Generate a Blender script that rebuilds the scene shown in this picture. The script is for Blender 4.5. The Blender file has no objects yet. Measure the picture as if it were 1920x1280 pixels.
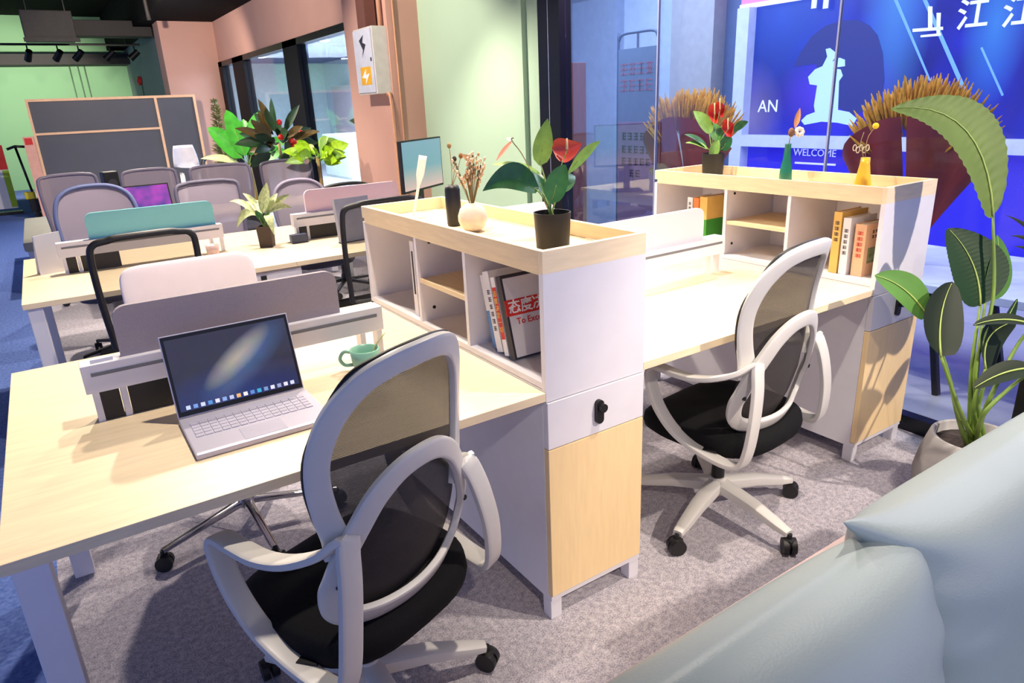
import bpy, bmesh, math, random
from mathutils import Vector, Matrix
random.seed(7)
PI = math.pi
S = bpy.context.scene
COL = S.collection

# ------------------------------------------------------------------ camera, world, lights, exposure
CAM = Vector((-0.9902, -1.3753, 1.4905))
RT = Vector((0.83088016, -0.55485299, -0.04214645))
UP = Vector((0.21604692, 0.25186991, 0.94333731))
FW = Vector((0.51279811, 0.79290586, -0.32914799))
FPX = 1292.066
cam = bpy.data.cameras.new('camera')
cam.sensor_width = 36.0
cam.lens = 36.0 * FPX / 1920.0
cam.clip_start = 0.02
cam_o = bpy.data.objects.new('camera', cam)
COL.objects.link(cam_o)
m = Matrix((RT, UP, -FW)).transposed().to_4x4()
m.translation = CAM
cam_o.matrix_world = m
S.camera = cam_o
S.view_settings.view_transform = 'Standard'
S.view_settings.look = 'None'
S.view_settings.gamma = 1.0
S.view_settings.use_curve_mapping = False
S.view_settings.exposure = 1.0

W = bpy.data.worlds.new('world')
S.world = W
W.use_nodes = True
bgn = W.node_tree.nodes['Background']
bgn.inputs[0].default_value = (0.36, 0.48, 1.0, 1)
bgn.inputs[1].default_value = 0.46


def spot(name, loc, target, power, size=70, color=(1.0, 0.86, 0.70), radius=0.04, blend=0.5):
    l = bpy.data.lights.new(name, 'SPOT')
    l.energy = power; l.color = color; l.spot_size = math.radians(size); l.spot_blend = blend
    l.shadow_soft_size = radius
    o = bpy.data.objects.new(name, l)
    COL.objects.link(o)
    o.location = loc
    d = Vector(target) - Vector(loc)
    o.rotation_euler = d.to_track_quat('-Z', 'Y').to_euler()
    return o


def area(name, loc, target, power, sx, sy, color=(1, 1, 1)):
    l = bpy.data.lights.new(name, 'AREA')
    l.shape = 'RECTANGLE'; l.size = sx; l.size_y = sy; l.energy = power; l.color = color
    o = bpy.data.objects.new(name, l)
    COL.objects.link(o)
    o.location = loc
    d = Vector(target) - Vector(loc)
    o.rotation_euler = d.to_track_quat('-Z', 'Y').to_euler()
    return o


WARM = (1.0, 0.87, 0.74)
spot('track_light_desk', (-0.14, 0.42, 2.88), (-0.60, 0.95, 0.75), 85, 72, WARM)
spot('track_light_rear', (0.0, 1.8, 2.88), (-0.2, 0.9, 0.75), 75, 100, WARM)
spot('track_light_right', (1.15, 1.15, 2.88), (0.95, 0.35, 0.75), 112, 75, WARM)
spot('track_light_front', (1.75, -2.6, 2.88), (1.3, 0.1, 0.35), 235, 45, WARM)
spot('track_light_sofa', (-1.0, -2.5, 2.88), (0.45, -0.85, 0.75), 75, 42, WARM)
spot('track_light_row', (-0.3, 3.2, 2.88), (-0.3, 2.8, 0.75), 170, 115, WARM)
spot('track_light_row_right', (0.9, 3.4, 2.88), (0.9, 2.9, 0.75), 110, 115, WARM)
spot('track_light_wall', (-0.1, 3.9, 2.88), (1.95, 4.5, 1.1), 140, 80, WARM)
spot('added_spot_pink', (0.1, 9.2, 2.88), (1.2, 12.4, 1.3), 150, 100, WARM)  # added spot, brightens the pink end wall
spot('added_spot_lintel', (-0.6, 7.2, 2.88), (2.05, 8.6, 2.3), 120, 105, WARM)  # no fixture here, put in to lift the dark lintel
spot('added_spot_glass', (1.2, 1.4, 2.88), (2.9, 1.3, 1.1), 120, 75, WARM)  # extra spot through the glass, added to brighten the wheat bouquets
spot('track_light_aisle', (-0.2, 8.0, 2.88), (0.2, 8.0, 0.0), 220, 140, WARM)
spot('track_light_back', (-0.9, 15.6, 2.6), (-1.3, 18.6, 1.2), 230, 110, (1.0, 0.9, 0.78))
spot('added_spot_floor', (0.75, -0.65, 2.88), (0.55, -0.35, 0.0), 95, 62, WARM)  # added overhead to lighten the carpet where the cushions cast shadow
spot('added_spot_mid', (0.2, 3.95, 2.88), (0.1, 5.9, 0.8), 130, 90, WARM)  # added from the near side to light the farthest chairs
area('room_ceiling_light', (3.3, 0.9, 2.85), (3.3, 0.9, 0), 45, 2.0, 4.0, (0.84, 0.88, 1.0))
area('added_area_corner', (3.4, 4.0, 2.9), (3.9, 4.4, 0), 60, 1.6, 2.4, (0.66, 0.76, 1.0))  # second area light, added to brighten the far walls of the glass room
area('office_ceiling_light', (4.0, 11.5, 2.6), (4.0, 11.5, 0), 560, 2.5, 7.0, (0.75, 0.85, 1.0))


def at(px, py, ax, v):
    d = FW + RT * ((px - 960) / FPX) - UP * ((py - 640) / FPX)
    i = 'xyz'.index(ax)
    t = (v - CAM[i]) / d[i]
    return CAM + d * t


def atd(px, py, depth):
    return CAM + (FW + RT * ((px - 960) / FPX) - UP * ((py - 640) / FPX)) * depth


# ------------------------------------------------------------------ materials
def srgb(r, g, b):
    f = lambda c: (c / 255) / 12.92 if c / 255 <= 0.04045 else ((c / 255 + 0.055) / 1.055) ** 2.4
    return (f(r), f(g), f(b), 1)


def new_mat(name):
    m = bpy.data.materials.new(name)
    m.use_nodes = True
    nt = m.node_tree
    return m, nt, nt.nodes['Principled BSDF']


def mat(name, rgb, rough=0.5, metal=0.0, var=0.06, scale=14.0, bump=0.0, bscale=120.0, spec=0.5, coat=0.0, stretch=None):
    m, nt, b = new_mat(name)
    c = srgb(*rgb)
    b.inputs['Roughness'].default_value = rough
    b.inputs['Metallic'].default_value = metal
    b.inputs['Specular IOR Level'].default_value = spec
    b.inputs['Coat Weight'].default_value = coat
    tc = nt.nodes.new('ShaderNodeTexCoord')
    src = tc.outputs['Object']
    if stretch:
        mp = nt.nodes.new('ShaderNodeMapping')
        mp.inputs['Scale'].default_value = stretch
        nt.links.new(src, mp.inputs[0]); src = mp.outputs[0]
    n = nt.nodes.new('ShaderNodeTexNoise')
    n.inputs['Scale'].default_value = scale
    n.inputs['Detail'].default_value = 4
    nt.links.new(src, n.inputs['Vector'])
    r = nt.nodes.new('ShaderNodeValToRGB')
    r.color_ramp.elements[0].position = 0.3
    r.color_ramp.elements[1].position = 0.7
    lo = [max(0, x * (1 - var)) for x in c[:3]] + [1]
    hi = [min(1, x * (1 + var)) for x in c[:3]] + [1]
    r.color_ramp.elements[0].color = lo
    r.color_ramp.elements[1].color = hi
    nt.links.new(n.outputs['Fac'], r.inputs[0])
    nt.links.new(r.outputs[0], b.inputs['Base Color'])
    if bump:
        n2 = nt.nodes.new('ShaderNodeTexNoise')
        n2.inputs['Scale'].default_value = bscale
        nt.links.new(src, n2.inputs['Vector'])
        bp = nt.nodes.new('ShaderNodeBump')
        bp.inputs['Strength'].default_value = bump
        bp.inputs['Distance'].default_value = 0.004
        nt.links.new(n2.outputs['Fac'], bp.inputs['Height'])
        nt.links.new(bp.outputs[0], b.inputs['Normal'])
    return m


def emis(name, rgb, strength):
    m, nt, b = new_mat(name)
    c = srgb(*rgb)
    b.inputs['Base Color'].default_value = c
    b.inputs['Emission Color'].default_value = c
    b.inputs['Emission Strength'].default_value = strength
    return m


WHITE = mat('white_laminate', (226, 223, 228), 0.42, var=0.02)
WOOD = mat('light_maple_laminate', (240, 219, 182), 0.42, var=0.07, scale=3.0, stretch=(3, 26, 26))
WOOD_V = mat('light_maple_laminate_upright', (242, 212, 160), 0.45, var=0.035, scale=3.0, stretch=(26, 26, 3))
WOOD_Y = mat('light_maple_laminate_lengthwise', (236, 212, 170), 0.45, var=0.07, scale=3.0, stretch=(26, 3, 26))
WMETAL = mat('white_powder_coat', (222, 220, 226), 0.4, var=0.02)
PLASTIC_W = mat('white_plastic', (214, 211, 204), 0.38, var=0.02)
SEAT_BLACK = mat('black_seat_fabric', (16, 16, 18), 0.85, var=0.25, scale=200, bump=0.3, bscale=400, spec=0.2)
BLACK = mat('black_plastic', (18, 18, 20), 0.45, var=0.1)
BLACK_METAL = mat('black_metal', (14, 15, 20), 0.35, var=0.1, metal=0.2)
CASTER = mat('caster_rubber', (24, 23, 23), 0.5, var=0.1)
GREYPL = mat('grey_plastic', (110, 112, 118), 0.5)
CHROME = mat('chrome', (200, 200, 205), 0.14, metal=1.0, var=0.02)
SCREEN_GREY = mat('grey_screen_felt', (166, 156, 160), 0.9, var=0.05, scale=300, bump=0.15, bscale=500, spec=0.15)
SCREEN_PINK = mat('pale_pink_screen_felt', (232, 214, 218), 0.85, var=0.02, scale=300, spec=0.2)
PAD_PALE = mat('pale_pad_leather', (236, 226, 230), 0.55, var=0.02)
SCREEN_ROSE = mat('rose_screen_felt', (226, 196, 206), 0.85, var=0.02, scale=300, spec=0.2)
SCREEN_TURQ = mat('turquoise_screen_felt', (136, 206, 210), 0.85, var=0.03, scale=300, spec=0.2)
GREEN_WALL = mat('mint_green_paint', (176, 202, 174), 0.75, var=0.02, scale=2, spec=0.25)
PINK_WALL = mat('dusty_pink_paint', (200, 156, 140), 0.75, var=0.03, scale=2, spec=0.25)
CEIL_BLACK = mat('black_ceiling_paint', (18, 17, 17), 0.9, var=0.2, spec=0.1)
DUCT = mat('grey_brown_duct_metal', (62, 56, 53), 0.6, var=0.12)
LEAF_D = mat('dark_green_leaf', (36, 90, 40), 0.35, var=0.25, scale=30, coat=0.2)
LEAF_M = mat('mid_green_leaf', (62, 120, 48), 0.4, var=0.25, scale=30, coat=0.15)
LEAF_L = mat('light_green_leaf', (130, 172, 72), 0.45, var=0.2, scale=30)
LEAF_LIME = mat('lime_leaf', (168, 214, 40), 0.5, var=0.25, scale=25)
LEAF_PALE = mat('variegated_pale_leaf', (186, 196, 136), 0.5, var=0.3, scale=60)
STEM = mat('plant_stem', (110, 138, 52), 0.5, var=0.2)
STEM_DRY = mat('dried_stem', (150, 125, 80), 0.8, var=0.2)
SOIL = mat('potting_soil', (52, 42, 38), 0.95, var=0.4, scale=60, bump=0.8, bscale=80)
POT_BLACK = mat('black_plant_pot', (16, 16, 16), 0.55)
RED_FLOWER = mat('red_spathe', (226, 78, 62), 0.35, var=0.1)
RED_DEEP = mat('deep_red_spathe', (214, 32, 18), 0.35, var=0.15)
CREAM = mat('cream_ceramic', (228, 214, 196), 0.5, var=0.03, bump=0.3, bscale=60)
TEAL = mat('teal_mug_glaze', (132, 184, 162), 0.3, var=0.04)
STEEL = mat('brushed_silver', (190, 188, 196), 0.35, metal=0.7, var=0.03)
LAPTOP = mat('silver_laptop_shell', (206, 202, 216), 0.4, metal=0.25, var=0.01)
KEYCAP = mat('pale_keycap', (190, 186, 202), 0.5)
PAPER = mat('white_paper', (232, 230, 232), 0.7, var=0.01)
RED = mat('red_print', (206, 40, 34), 0.6, var=0.05)
YELLOW = mat('yellow_print', (238, 204, 92), 0.6)
INK = mat('dark_ink', (44, 40, 52), 0.6)
SOFA = mat('grey_blue_leather', (148, 160, 160), 0.36, var=0.03, scale=5, bump=0.10, bscale=260)
SOFA_SEAM = mat('leather_piping', (92, 106, 120), 0.5)
SOFA_BACK = mat('rose_beige_sofa_back', (176, 150, 146), 0.6)
CONCRETE = mat('concrete_pot', (158, 154, 152), 0.8, var=0.1, scale=9, bump=0.3, bscale=40)


def carpet(name, c1, c2, sc=230):
    m, nt, b = new_mat(name)
    b.inputs['Roughness'].default_value = 0.95
    b.inputs['Specular IOR Level'].default_value = 0.1
    tc = nt.nodes.new('ShaderNodeTexCoord')
    n = nt.nodes.new('ShaderNodeTexNoise')
    n.inputs['Scale'].default_value = sc; n.inputs['Detail'].default_value = 2
    nt.links.new(tc.outputs['Object'], n.inputs['Vector'])
    n3 = nt.nodes.new('ShaderNodeTexNoise')
    n3.inputs['Scale'].default_value = 55; n3.inputs['Detail'].default_value = 3
    nt.links.new(tc.outputs['Object'], n3.inputs['Vector'])
    mx = nt.nodes.new('ShaderNodeMath'); mx.operation = 'MULTIPLY_ADD'
    nt.links.new(n.outputs['Fac'], mx.inputs[0]); mx.inputs[1].default_value = 0.62
    m2 = nt.nodes.new('ShaderNodeMath'); m2.operation = 'MULTIPLY'; m2.inputs[1].default_value = 0.38
    nt.links.new(n3.outputs['Fac'], m2.inputs[0]); nt.links.new(m2.outputs[0], mx.inputs[2])
    r = nt.nodes.new('ShaderNodeValToRGB')
    r.color_ramp.elements[0].position = 0.36; r.color_ramp.elements[1].position = 0.64
    r.color_ramp.elements[0].color = srgb(*c1); r.color_ramp.elements[1].color = srgb(*c2)
    nt.links.new(mx.outputs[0], r.inputs[0]); nt.links.new(r.outputs[0], b.inputs['Base Color'])
    bp = nt.nodes.new('ShaderNodeBump'); bp.inputs['Strength'].default_value = 0.5; bp.inputs['Distance'].default_value = 0.004
    nt.links.new(n.outputs['Fac'], bp.inputs['Height']); nt.links.new(bp.outputs[0], b.inputs['Normal'])
    return m


CARPET = carpet('grey_loop_carpet', (132, 129, 140), (206, 199, 204))
CARPET_B = carpet('blue_carpet', (78, 102, 166), (112, 134, 196), 60)


def mesh_fabric(name, rgb, alpha, scale=420):
    """open-weave chair mesh: fine holes let light and view through"""
    m = bpy.data.materials.new(name); m.use_nodes = True
    nt = m.node_tree; nt.nodes.clear()
    out = nt.nodes.new('ShaderNodeOutputMaterial')
    mix = nt.nodes.new('ShaderNodeMixShader')
    tr = nt.nodes.new('ShaderNodeBsdfTransparent')
    b = nt.nodes.new('ShaderNodeBsdfPrincipled')
    b.inputs['Base Color'].default_value = srgb(*rgb); b.inputs['Roughness'].default_value = 0.8
    b.inputs['Specular IOR Level'].default_value = 0.2
    tc = nt.nodes.new('ShaderNodeTexCoord')
    w = nt.nodes.new('ShaderNodeTexWave'); w.bands_direction = 'Z'
    w.inputs['Scale'].default_value = scale / 4.0
    nt.links.new(tc.outputs['Object'], w.inputs['Vector'])
    ma = nt.nodes.new('ShaderNodeMath'); ma.operation = 'MULTIPLY_ADD'
    ma.inputs[1].default_value = 0.22; ma.inputs[2].default_value = alpha - 0.11
    nt.links.new(w.outputs['Fac'], ma.inputs[0])
    nt.links.new(ma.outputs[0], mix.inputs[0])
    nt.links.new(tr.outputs[0], mix.inputs[1]); nt.links.new(b.outputs[0], mix.inputs[2])
    nt.links.new(mix.outputs[0], out.inputs[0])
    return m


MESH_GREY = mesh_fabric('grey_chair_mesh', (64, 60, 58), 0.92)
MESH_BLACK = mesh_fabric('black_chair_mesh', (50, 47, 47), 0.5)
MESH_PALE = mesh_fabric('lavender_grey_chair_mesh', (150, 140, 154), 0.93)


def glass_mat(name, tint=(0.9, 0.95, 1.0), refl=0.3):
    m = bpy.data.materials.new(name); m.use_nodes = True
    nt = m.node_tree; nt.nodes.clear()
    out = nt.nodes.new('ShaderNodeOutputMaterial')
    mix = nt.nodes.new('ShaderNodeMixShader')
    tr = nt.nodes.new('ShaderNodeBsdfTransparent'); tr.inputs[0].default_value = (*tint, 1)
    gl = nt.nodes.new('ShaderNodeBsdfGlossy'); gl.inputs['Roughness'].default_value = 0.02
    lw = nt.nodes.new('ShaderNodeFresnel'); lw.inputs[0].default_value = 1.45
    fm = nt.nodes.new('ShaderNodeMath'); fm.operation = 'MULTIPLY'; fm.inputs[1].default_value = refl
    nt.links.new(lw.outputs[0], fm.inputs[0]); nt.links.new(fm.outputs[0], mix.inputs[0])
    nt.links.new(tr.outputs[0], mix.inputs[1]); nt.links.new(gl.outputs[0], mix.inputs[2])
    nt.links.new(mix.outputs[0], out.inputs[0])
    return m


GLASS = glass_mat('partition_glass')


# ------------------------------------------------------------------ mesh building
def cr(pts, n=6, closed=False):
    """Catmull-Rom through points"""
    P = [Vector(p) for p in pts]
    out = []
    N = len(P)
    segs = N if closed else N - 1
    for i in range(segs):
        if closed:
            p0, p1, p2, p3 = P[(i - 1) % N], P[i], P[(i + 1) % N], P[(i + 2) % N]
        else:
            p1, p2 = P[i], P[i + 1]
            p0 = P[i - 1] if i > 0 else p1 * 2 - p2
            p3 = P[i + 2] if i + 2 < N else p2 * 2 - p1
        for k in range(n):
            t = k / n
            out.append(0.5 * ((2 * p1) + (p2 - p0) * t + (2 * p0 - 5 * p1 + 4 * p2 - p3) * t * t + (3 * p1 - p0 - 3 * p2 + p3) * t ** 3))
    if not closed:
        out.append(P[-1].copy())
    return out


def interp(tab, x):
    if x <= tab[0][0]: return tab[0][1]
    for (a, b), (c, d) in zip(tab, tab[1:]):
        if x <= c: return b + (d - b) * (x - a) / (c - a)
    return tab[-1][1]


class MB:
    def __init__(self):
        self.bm = bmesh.new()

    def face(self, vs):
        try: return self.bm.faces.new(vs)
        except ValueError: return None

    def box(self, x0, x1, y0, y1, z0, z1, bev=0.0, M=None):
        b = bmesh.new()
        v = [b.verts.new((x, y, z)) for x in (x0, x1) for y in (y0, y1) for z in (z0, z1)]
        for f in ((0, 1, 3, 2), (4, 6, 7, 5), (0, 4, 5, 1), (2, 3, 7, 6), (0, 2, 6, 4), (1, 5, 7, 3)):
            b.faces.new([v[i] for i in f])
        if bev:
            bmesh.ops.bevel(b, geom=list(b.edges), offset=bev, segments=2, profile=0.6, affect='EDGES', clamp_overlap=True)
        self._merge(b, M)
        return self

    def _merge(self, b, M=None):
        if M is not None:
            bmesh.ops.transform(b, matrix=M, verts=b.verts)
        mp = {}
        for v in b.verts: mp[v] = self.bm.verts.new(v.co)
        for f in b.faces: self.face([mp[v] for v in f.verts])
        b.free()

    def sweep(self, pts, wdir, w, t, closed=False, n=10, p=2.0, cap=True):
        """section: superellipse w along wdir, t across; w,t may be lists/functions"""
        P = [Vector(q) for q in pts]
        N = len(P)
        rings = []
        for i, q in enumerate(P):
            if closed: T = P[(i + 1) % N] - P[(i - 1) % N]
            else: T = P[min(i + 1, N - 1)] - P[max(i - 1, 0)]
            if T.length < 1e-9: T = Vector((0, 0, 1))
            T.normalize()
            wd = Vector(wdir[i]) if isinstance(wdir, list) else Vector(wdir)
            wd = wd - T * wd.dot(T)
            if wd.length < 1e-6: wd = T.orthogonal()
            wd.normalize()
            nn = T.cross(wd)
            u = i / max(1, N - 1)
            ww = w(u) if callable(w) else w
            tt = t(u) if callable(t) else t
            ring = []
            for k in range(n):
                a = 2 * PI * k / n
                ca, sa = math.cos(a), math.sin(a)
                e = 2.0 / p
                ring.append(self.bm.verts.new(q + wd * (0.5 * ww * math.copysign(abs(ca) ** e, ca)) + nn * (0.5 * tt * math.copysign(abs(sa) ** e, sa))))
            rings.append(ring)
        M_ = N if closed else N - 1
        for i in range(M_):
            a, b = rings[i], rings[(i + 1) % N]
            for k in range(n):
                self.face([a[k], a[(k + 1) % n], b[(k + 1) % n], b[k]])
        if not closed and cap:
            self.face(list(reversed(rings[0]))); self.face(rings[-1])
        return self

    def tube(self, pts, r, n=8, closed=False):
        f = (lambda u: 2 * r(u)) if callable(r) else 2 * r
        P = [Vector(q) for q in pts]
        d = P[-1] - P[0] if not closed else Vector((0, 0, 1))
        w = d.orthogonal() if d.length > 1e-6 else Vector((1, 0, 0))
        return self.sweep(P, w, f, f, closed, n)

    def cyl(self, p0, p1, r0, r1=None, n=16):
        r1 = r0 if r1 is None else r1
        return self.sweep([p0, p1], (Vector(p1) - Vector(p0)).orthogonal(), lambda u: 2 * (r0 + (r1 - r0) * u), lambda u: 2 * (r0 + (r1 - r0) * u), False, n)

    def lathe(self, prof, n=28, c=(0, 0, 0)):
        c = Vector(c)
        rings = []
        for r, z in prof:
            if r < 1e-5: rings.append([self.bm.verts.new(c + Vector((0, 0, z)))])
            else: rings.append([self.bm.verts.new(c + Vector((r * math.cos(2 * PI * k / n), r * math.sin(2 * PI * k / n), z))) for k in range(n)])
        for a, b in zip(rings, rings[1:]):
            for k in range(n):
                k2 = (k + 1) % n
                if len(a) == 1 and len(b) == 1: continue
                if len(a) == 1: self.face([a[0], b[k2], b[k]])
                elif len(b) == 1: self.face([a[k], a[k2], b[0]])
                else: self.face([a[k], a[k2], b[k2], b[k]])
        return self

    def ell(self, c, rx, ry, rz, nu=14, nv=9, M=None, p=2.0):
        b = bmesh.new()
        rings = []
        e = 2.0 / p
        sg = lambda x: math.copysign(abs(x) ** e, x)
        for j in range(nv + 1):
            ph = -PI / 2 + PI * j / nv
            if j in (0, nv): rings.append([b.verts.new((c[0], c[1], c[2] + rz * sg(math.sin(ph))))])
            else: rings.append([b.verts.new((c[0] + rx * sg(math.cos(ph)) * sg(math.cos(2 * PI * i / nu)), c[1] + ry * sg(math.cos(ph)) * sg(math.sin(2 * PI * i / nu)), c[2] + rz * sg(math.sin(ph)))) for i in range(nu)])
        for a, d in zip(rings, rings[1:]):
            for k in range(nu):
                k2 = (k + 1) % nu
                if len(a) == 1: b.faces.new([a[0], d[k2], d[k]])
                elif len(d) == 1: b.faces.new([a[k], a[k2], d[0]])
                else: b.faces.new([a[k], a[k2], d[k2], d[k]])
        self._merge(b, M)
        return self

    def prism(self, poly, o, u, v, depth):
        """polygon (2D) at origin o with axes u,v extruded by vector depth"""
        o, u, v, d = Vector(o), Vector(u), Vector(v), Vector(depth)
        a = [self.bm.verts.new(o + u * x + v * y) for x, y in poly]
        b = [self.bm.verts.new(q.co + d) for q in a]
        n = len(a)
        self.face(list(reversed(a))); self.face(b)
        for i in range(n): self.face([a[i], a[(i + 1) % n], b[(i + 1) % n], b[i]])
        return self

    def grid(self, fn, nu, nv):
        V = [[self.bm.verts.new(fn(i / nu, j / nv)) for j in range(nv + 1)] for i in range(nu + 1)]
        for i in range(nu):
            for j in range(nv):
                self.face([V[i][j], V[i + 1][j], V[i + 1][j + 1], V[i][j + 1]])
        return V

    def leaf(self, base, tip, width, bulge=(0, 0, 0.0), tilt=0.0, kind='lance', cup=0.12, side=None, n=10, notch=0.0, wave=0.0):
        base, tip = Vector(base), Vector(tip)
        ax = tip - base
        L = ax.length
        midp = (base + tip) / 2
        if side is None:
            v = (CAM - midp).normalized()
            side = ax.cross(v).normalized()
        side = Vector(side)
        axn = ax.normalized()
        side = (side - axn * side.dot(axn)).normalized()
        side = Matrix.Rotation(tilt, 3, axn) @ side
        nor = side.cross(axn)
        bu = Vector(bulge)
        cols = (-1, -0.55, 0, 0.55, 1)
        rows = []
        for i in range(n + 1):
            t = i / n
            c = base + ax * t + bu * (4 * t * (1 - t))
            if kind == 'heart': w = math.sin(PI * min(1, t ** 0.62)) ** 0.8 if 0 < t < 1 else 0.0
            elif kind == 'paddle': w = math.sin(PI * t ** 0.72) ** 0.58 if 0 < t < 1 else 0.0
            elif kind == 'blade': w = math.sin(PI * t ** 0.7) ** 1.1 if 0 < t < 1 else 0.0
            else: w = math.sin(PI * t ** 0.85) ** 0.85 if 0 < t < 1 else 0.0
            w = max(w, 0.02) * width * 0.5
            row = []
            for s in cols:
                h = cup * width * (abs(s) ** 1.5) * (w / (0.5 * width)) + wave * width * math.sin(t * 120 - 7 * abs(s)) * (0.35 + abs(s)) * 0.5 * (1 if s else 0)
                row.append(self.bm.verts.new(c + side * (s * w) + nor * h - axn * (notch * width * abs(s) * (1 - t) ** 3)))
            rows.append(row)
        for i in range(n):
            for k in range(4):
                self.face([rows[i][k], rows[i][k + 1], rows[i + 1][k + 1], rows[i + 1][k]])
        return self

    def build(self, name, material, parent=None, smooth=False, label=None, loc=None, rot=None, stuff=False, bevel=0.0):
        me = bpy.data.meshes.new(name)
        bmesh.ops.recalc_face_normals(self.bm, faces=self.bm.faces)
        self.bm.to_mesh(me); self.bm.free()
        me.materials.append(material)
        if smooth:
            me.polygons.foreach_set('use_smooth', [True] * len(me.polygons))
            if smooth == 'auto':
                try: me.set_sharp_from_angle(angle=math.radians(38))
                except Exception: pass
        o = bpy.data.objects.new(name, me)
        COL.objects.link(o)
        if parent is not None: o.parent = parent
        if loc is not None: o.location = loc
        if rot is not None: o.rotation_euler = rot
        if label: o['label'] = label
        if stuff: o['kind'] = 'stuff'
        if bevel:
            md = o.modifiers.new('bevel', 'BEVEL'); md.width = bevel; md.segments = 2; md.limit_method = 'ANGLE'
        return o


def BX(*a, bev=0.0, M=None): return MB().box(*a, bev=bev, M=M)


def thing(name, label, cat, loc=(0, 0, 0), rz=0.0, group=None):
    o = bpy.data.objects.new(name, None)
    o.empty_display_size = 0.05
    COL.objects.link(o)
    o.location = loc; o.rotation_euler = (0, 0, rz)
    o['label'] = label; o['category'] = cat
    if group: o['group'] = group
    return o


def tag(o, label, cat, group=None):
    o['label'] = label; o['category'] = cat
    if group: o['group'] = group
    return o


def struct(o, label=None, cat=None):
    o['kind'] = 'structure'
    if label: o['label'] = label
    if cat: o['category'] = cat
    return o


def dup(root, loc, rz, label, group=None):
    r = root.copy(); COL.objects.link(r)
    r.location = loc; r.rotation_euler = (0, 0, rz); r['label'] = label
    if group: r['group'] = group
    for ch in list(root.children):
        c = ch.copy(); COL.objects.link(c); c.parent = r
        for g in list(ch.children):
            d = g.copy(); COL.objects.link(d); d.parent = c
    return r


def text(body, size, material, name, parent, M, extrude=0.0004, bold=0.0, align='CENTER'):
    cu = bpy.data.curves.new('t', 'FONT')
    cu.body = body; cu.size = size; cu.extrude = extrude; cu.offset = bold
    cu.align_x = align; cu.align_y = 'CENTER'; cu.resolution_u = 2
    o = bpy.data.objects.new('t', cu); COL.objects.link(o)
    me = bpy.data.meshes.new_from_object(o.evaluated_get(bpy.context.evaluated_depsgraph_get()))
    bpy.data.objects.remove(o)
    me.materials.clear(); me.materials.append(material)
    me.transform(M)
    r = bpy.data.objects.new(name, me); COL.objects.link(r)
    if parent is not None: r.parent = parent
    return r


def frame(o, x, y):
    """4x4 with X->x, Y->y axes at o"""
    x = Vector(x).normalized(); y = Vector(y).normalized(); z = x.cross(y)
    m = Matrix((x, y, z)).transposed().to_4x4(); m.translation = Vector(o)
    return m


def rrect(w, h, r, n=5, corners=(1, 1, 1, 1), x0=None, y0=0.0):
    """rounded rectangle polygon, origin bottom-left; corners BL BR TR TL"""
    pts = []
    cs = [(r, r, PI, corners[0]), (w - r, r, 1.5 * PI, corners[1]), (w - r, h - r, 0, corners[2]), (r, h - r, 0.5 * PI, corners[3])]
    sq = [(0, 0), (w, 0), (w, h), (0, h)]
    for (cx, cy, a, on), q in zip(cs, sq):
        if on:
            for k in range(n + 1):
                t = a + 0.5 * PI * k / n
                pts.append((cx + r * math.cos(t), cy + r * math.sin(t)))
        else: pts.append(q)
    return pts


# ------------------------------------------------------------------ room shell
XG = 2.05     # plane of the glass / window wall
struct(BX(-1.25, XG + 0.05, -3.5, 19.2, -0.05, 0.0).build('floor', CARPET), 'grey loop pile carpet floor')
struct(BX(-7.0, -1.25, -3.5, 19.2, -0.05, 0.0).build('floor', CARPET_B), 'blue carpet aisle floor')
ROOM_FLOOR = mat('pale_vinyl_floor', (190, 186, 190), 0.35)
struct(BX(XG + 0.05, 8.0, -3.5, 19.2, -0.05, 0.0).build('floor', ROOM_FLOOR), 'pale floor beyond the glass')
struct(BX(-7.0, 0.9, -3.5, 19.2, 3.75, 3.85).build('ceiling', CEIL_BLACK), 'black painted ceiling')
struct(BX(0.9, 8.0, -3.5, 19.2, 3.02, 3.85).build('ceiling', CEIL_BLACK), 'lower black ceiling over the window side')

# glass wall
gw = thing('window_1', 'tall frameless glass partition behind the cabinets', 'glass partition')
gw['kind'] = 'structure'
for a, b in ((-1.78, -0.55), (-0.55, 0.57), (0.57, 1.67), (1.67, 2.52)):
    BX(XG - 0.006, XG + 0.006, a + 0.004, b - 0.004, 0.06, 3.02).build('pane', GLASS, gw)
BX(XG - 0.03, XG + 0.03, -1.8, 2.52, 0.0, 0.07).build('bottom_rail', BLACK_METAL, gw)
SEAL = mat('clear_seal_strip', (150, 156, 190), 0.3)
for y in (0.57, 1.67):
    BX(XG - 0.008, XG + 0.008, y - 0.004, y + 0.004, 0.07, 3.02).build('seal_strip', SEAL, gw)
pst = MB().box(XG - 0.05, XG + 0.05, 2.52, 2.64, 0, 3.02).box(XG - 0.04, XG + 0.05, 2.655, 2.77, 0, 3.02)
struct(pst.build('trim_1', BLACK_METAL), 'black metal post at the end of the glass partition')
struct(BX(XG - 0.045, XG - 0.035, 2.642, 2.653, 0, 3.02).build('trim_2', SEAL))
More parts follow.
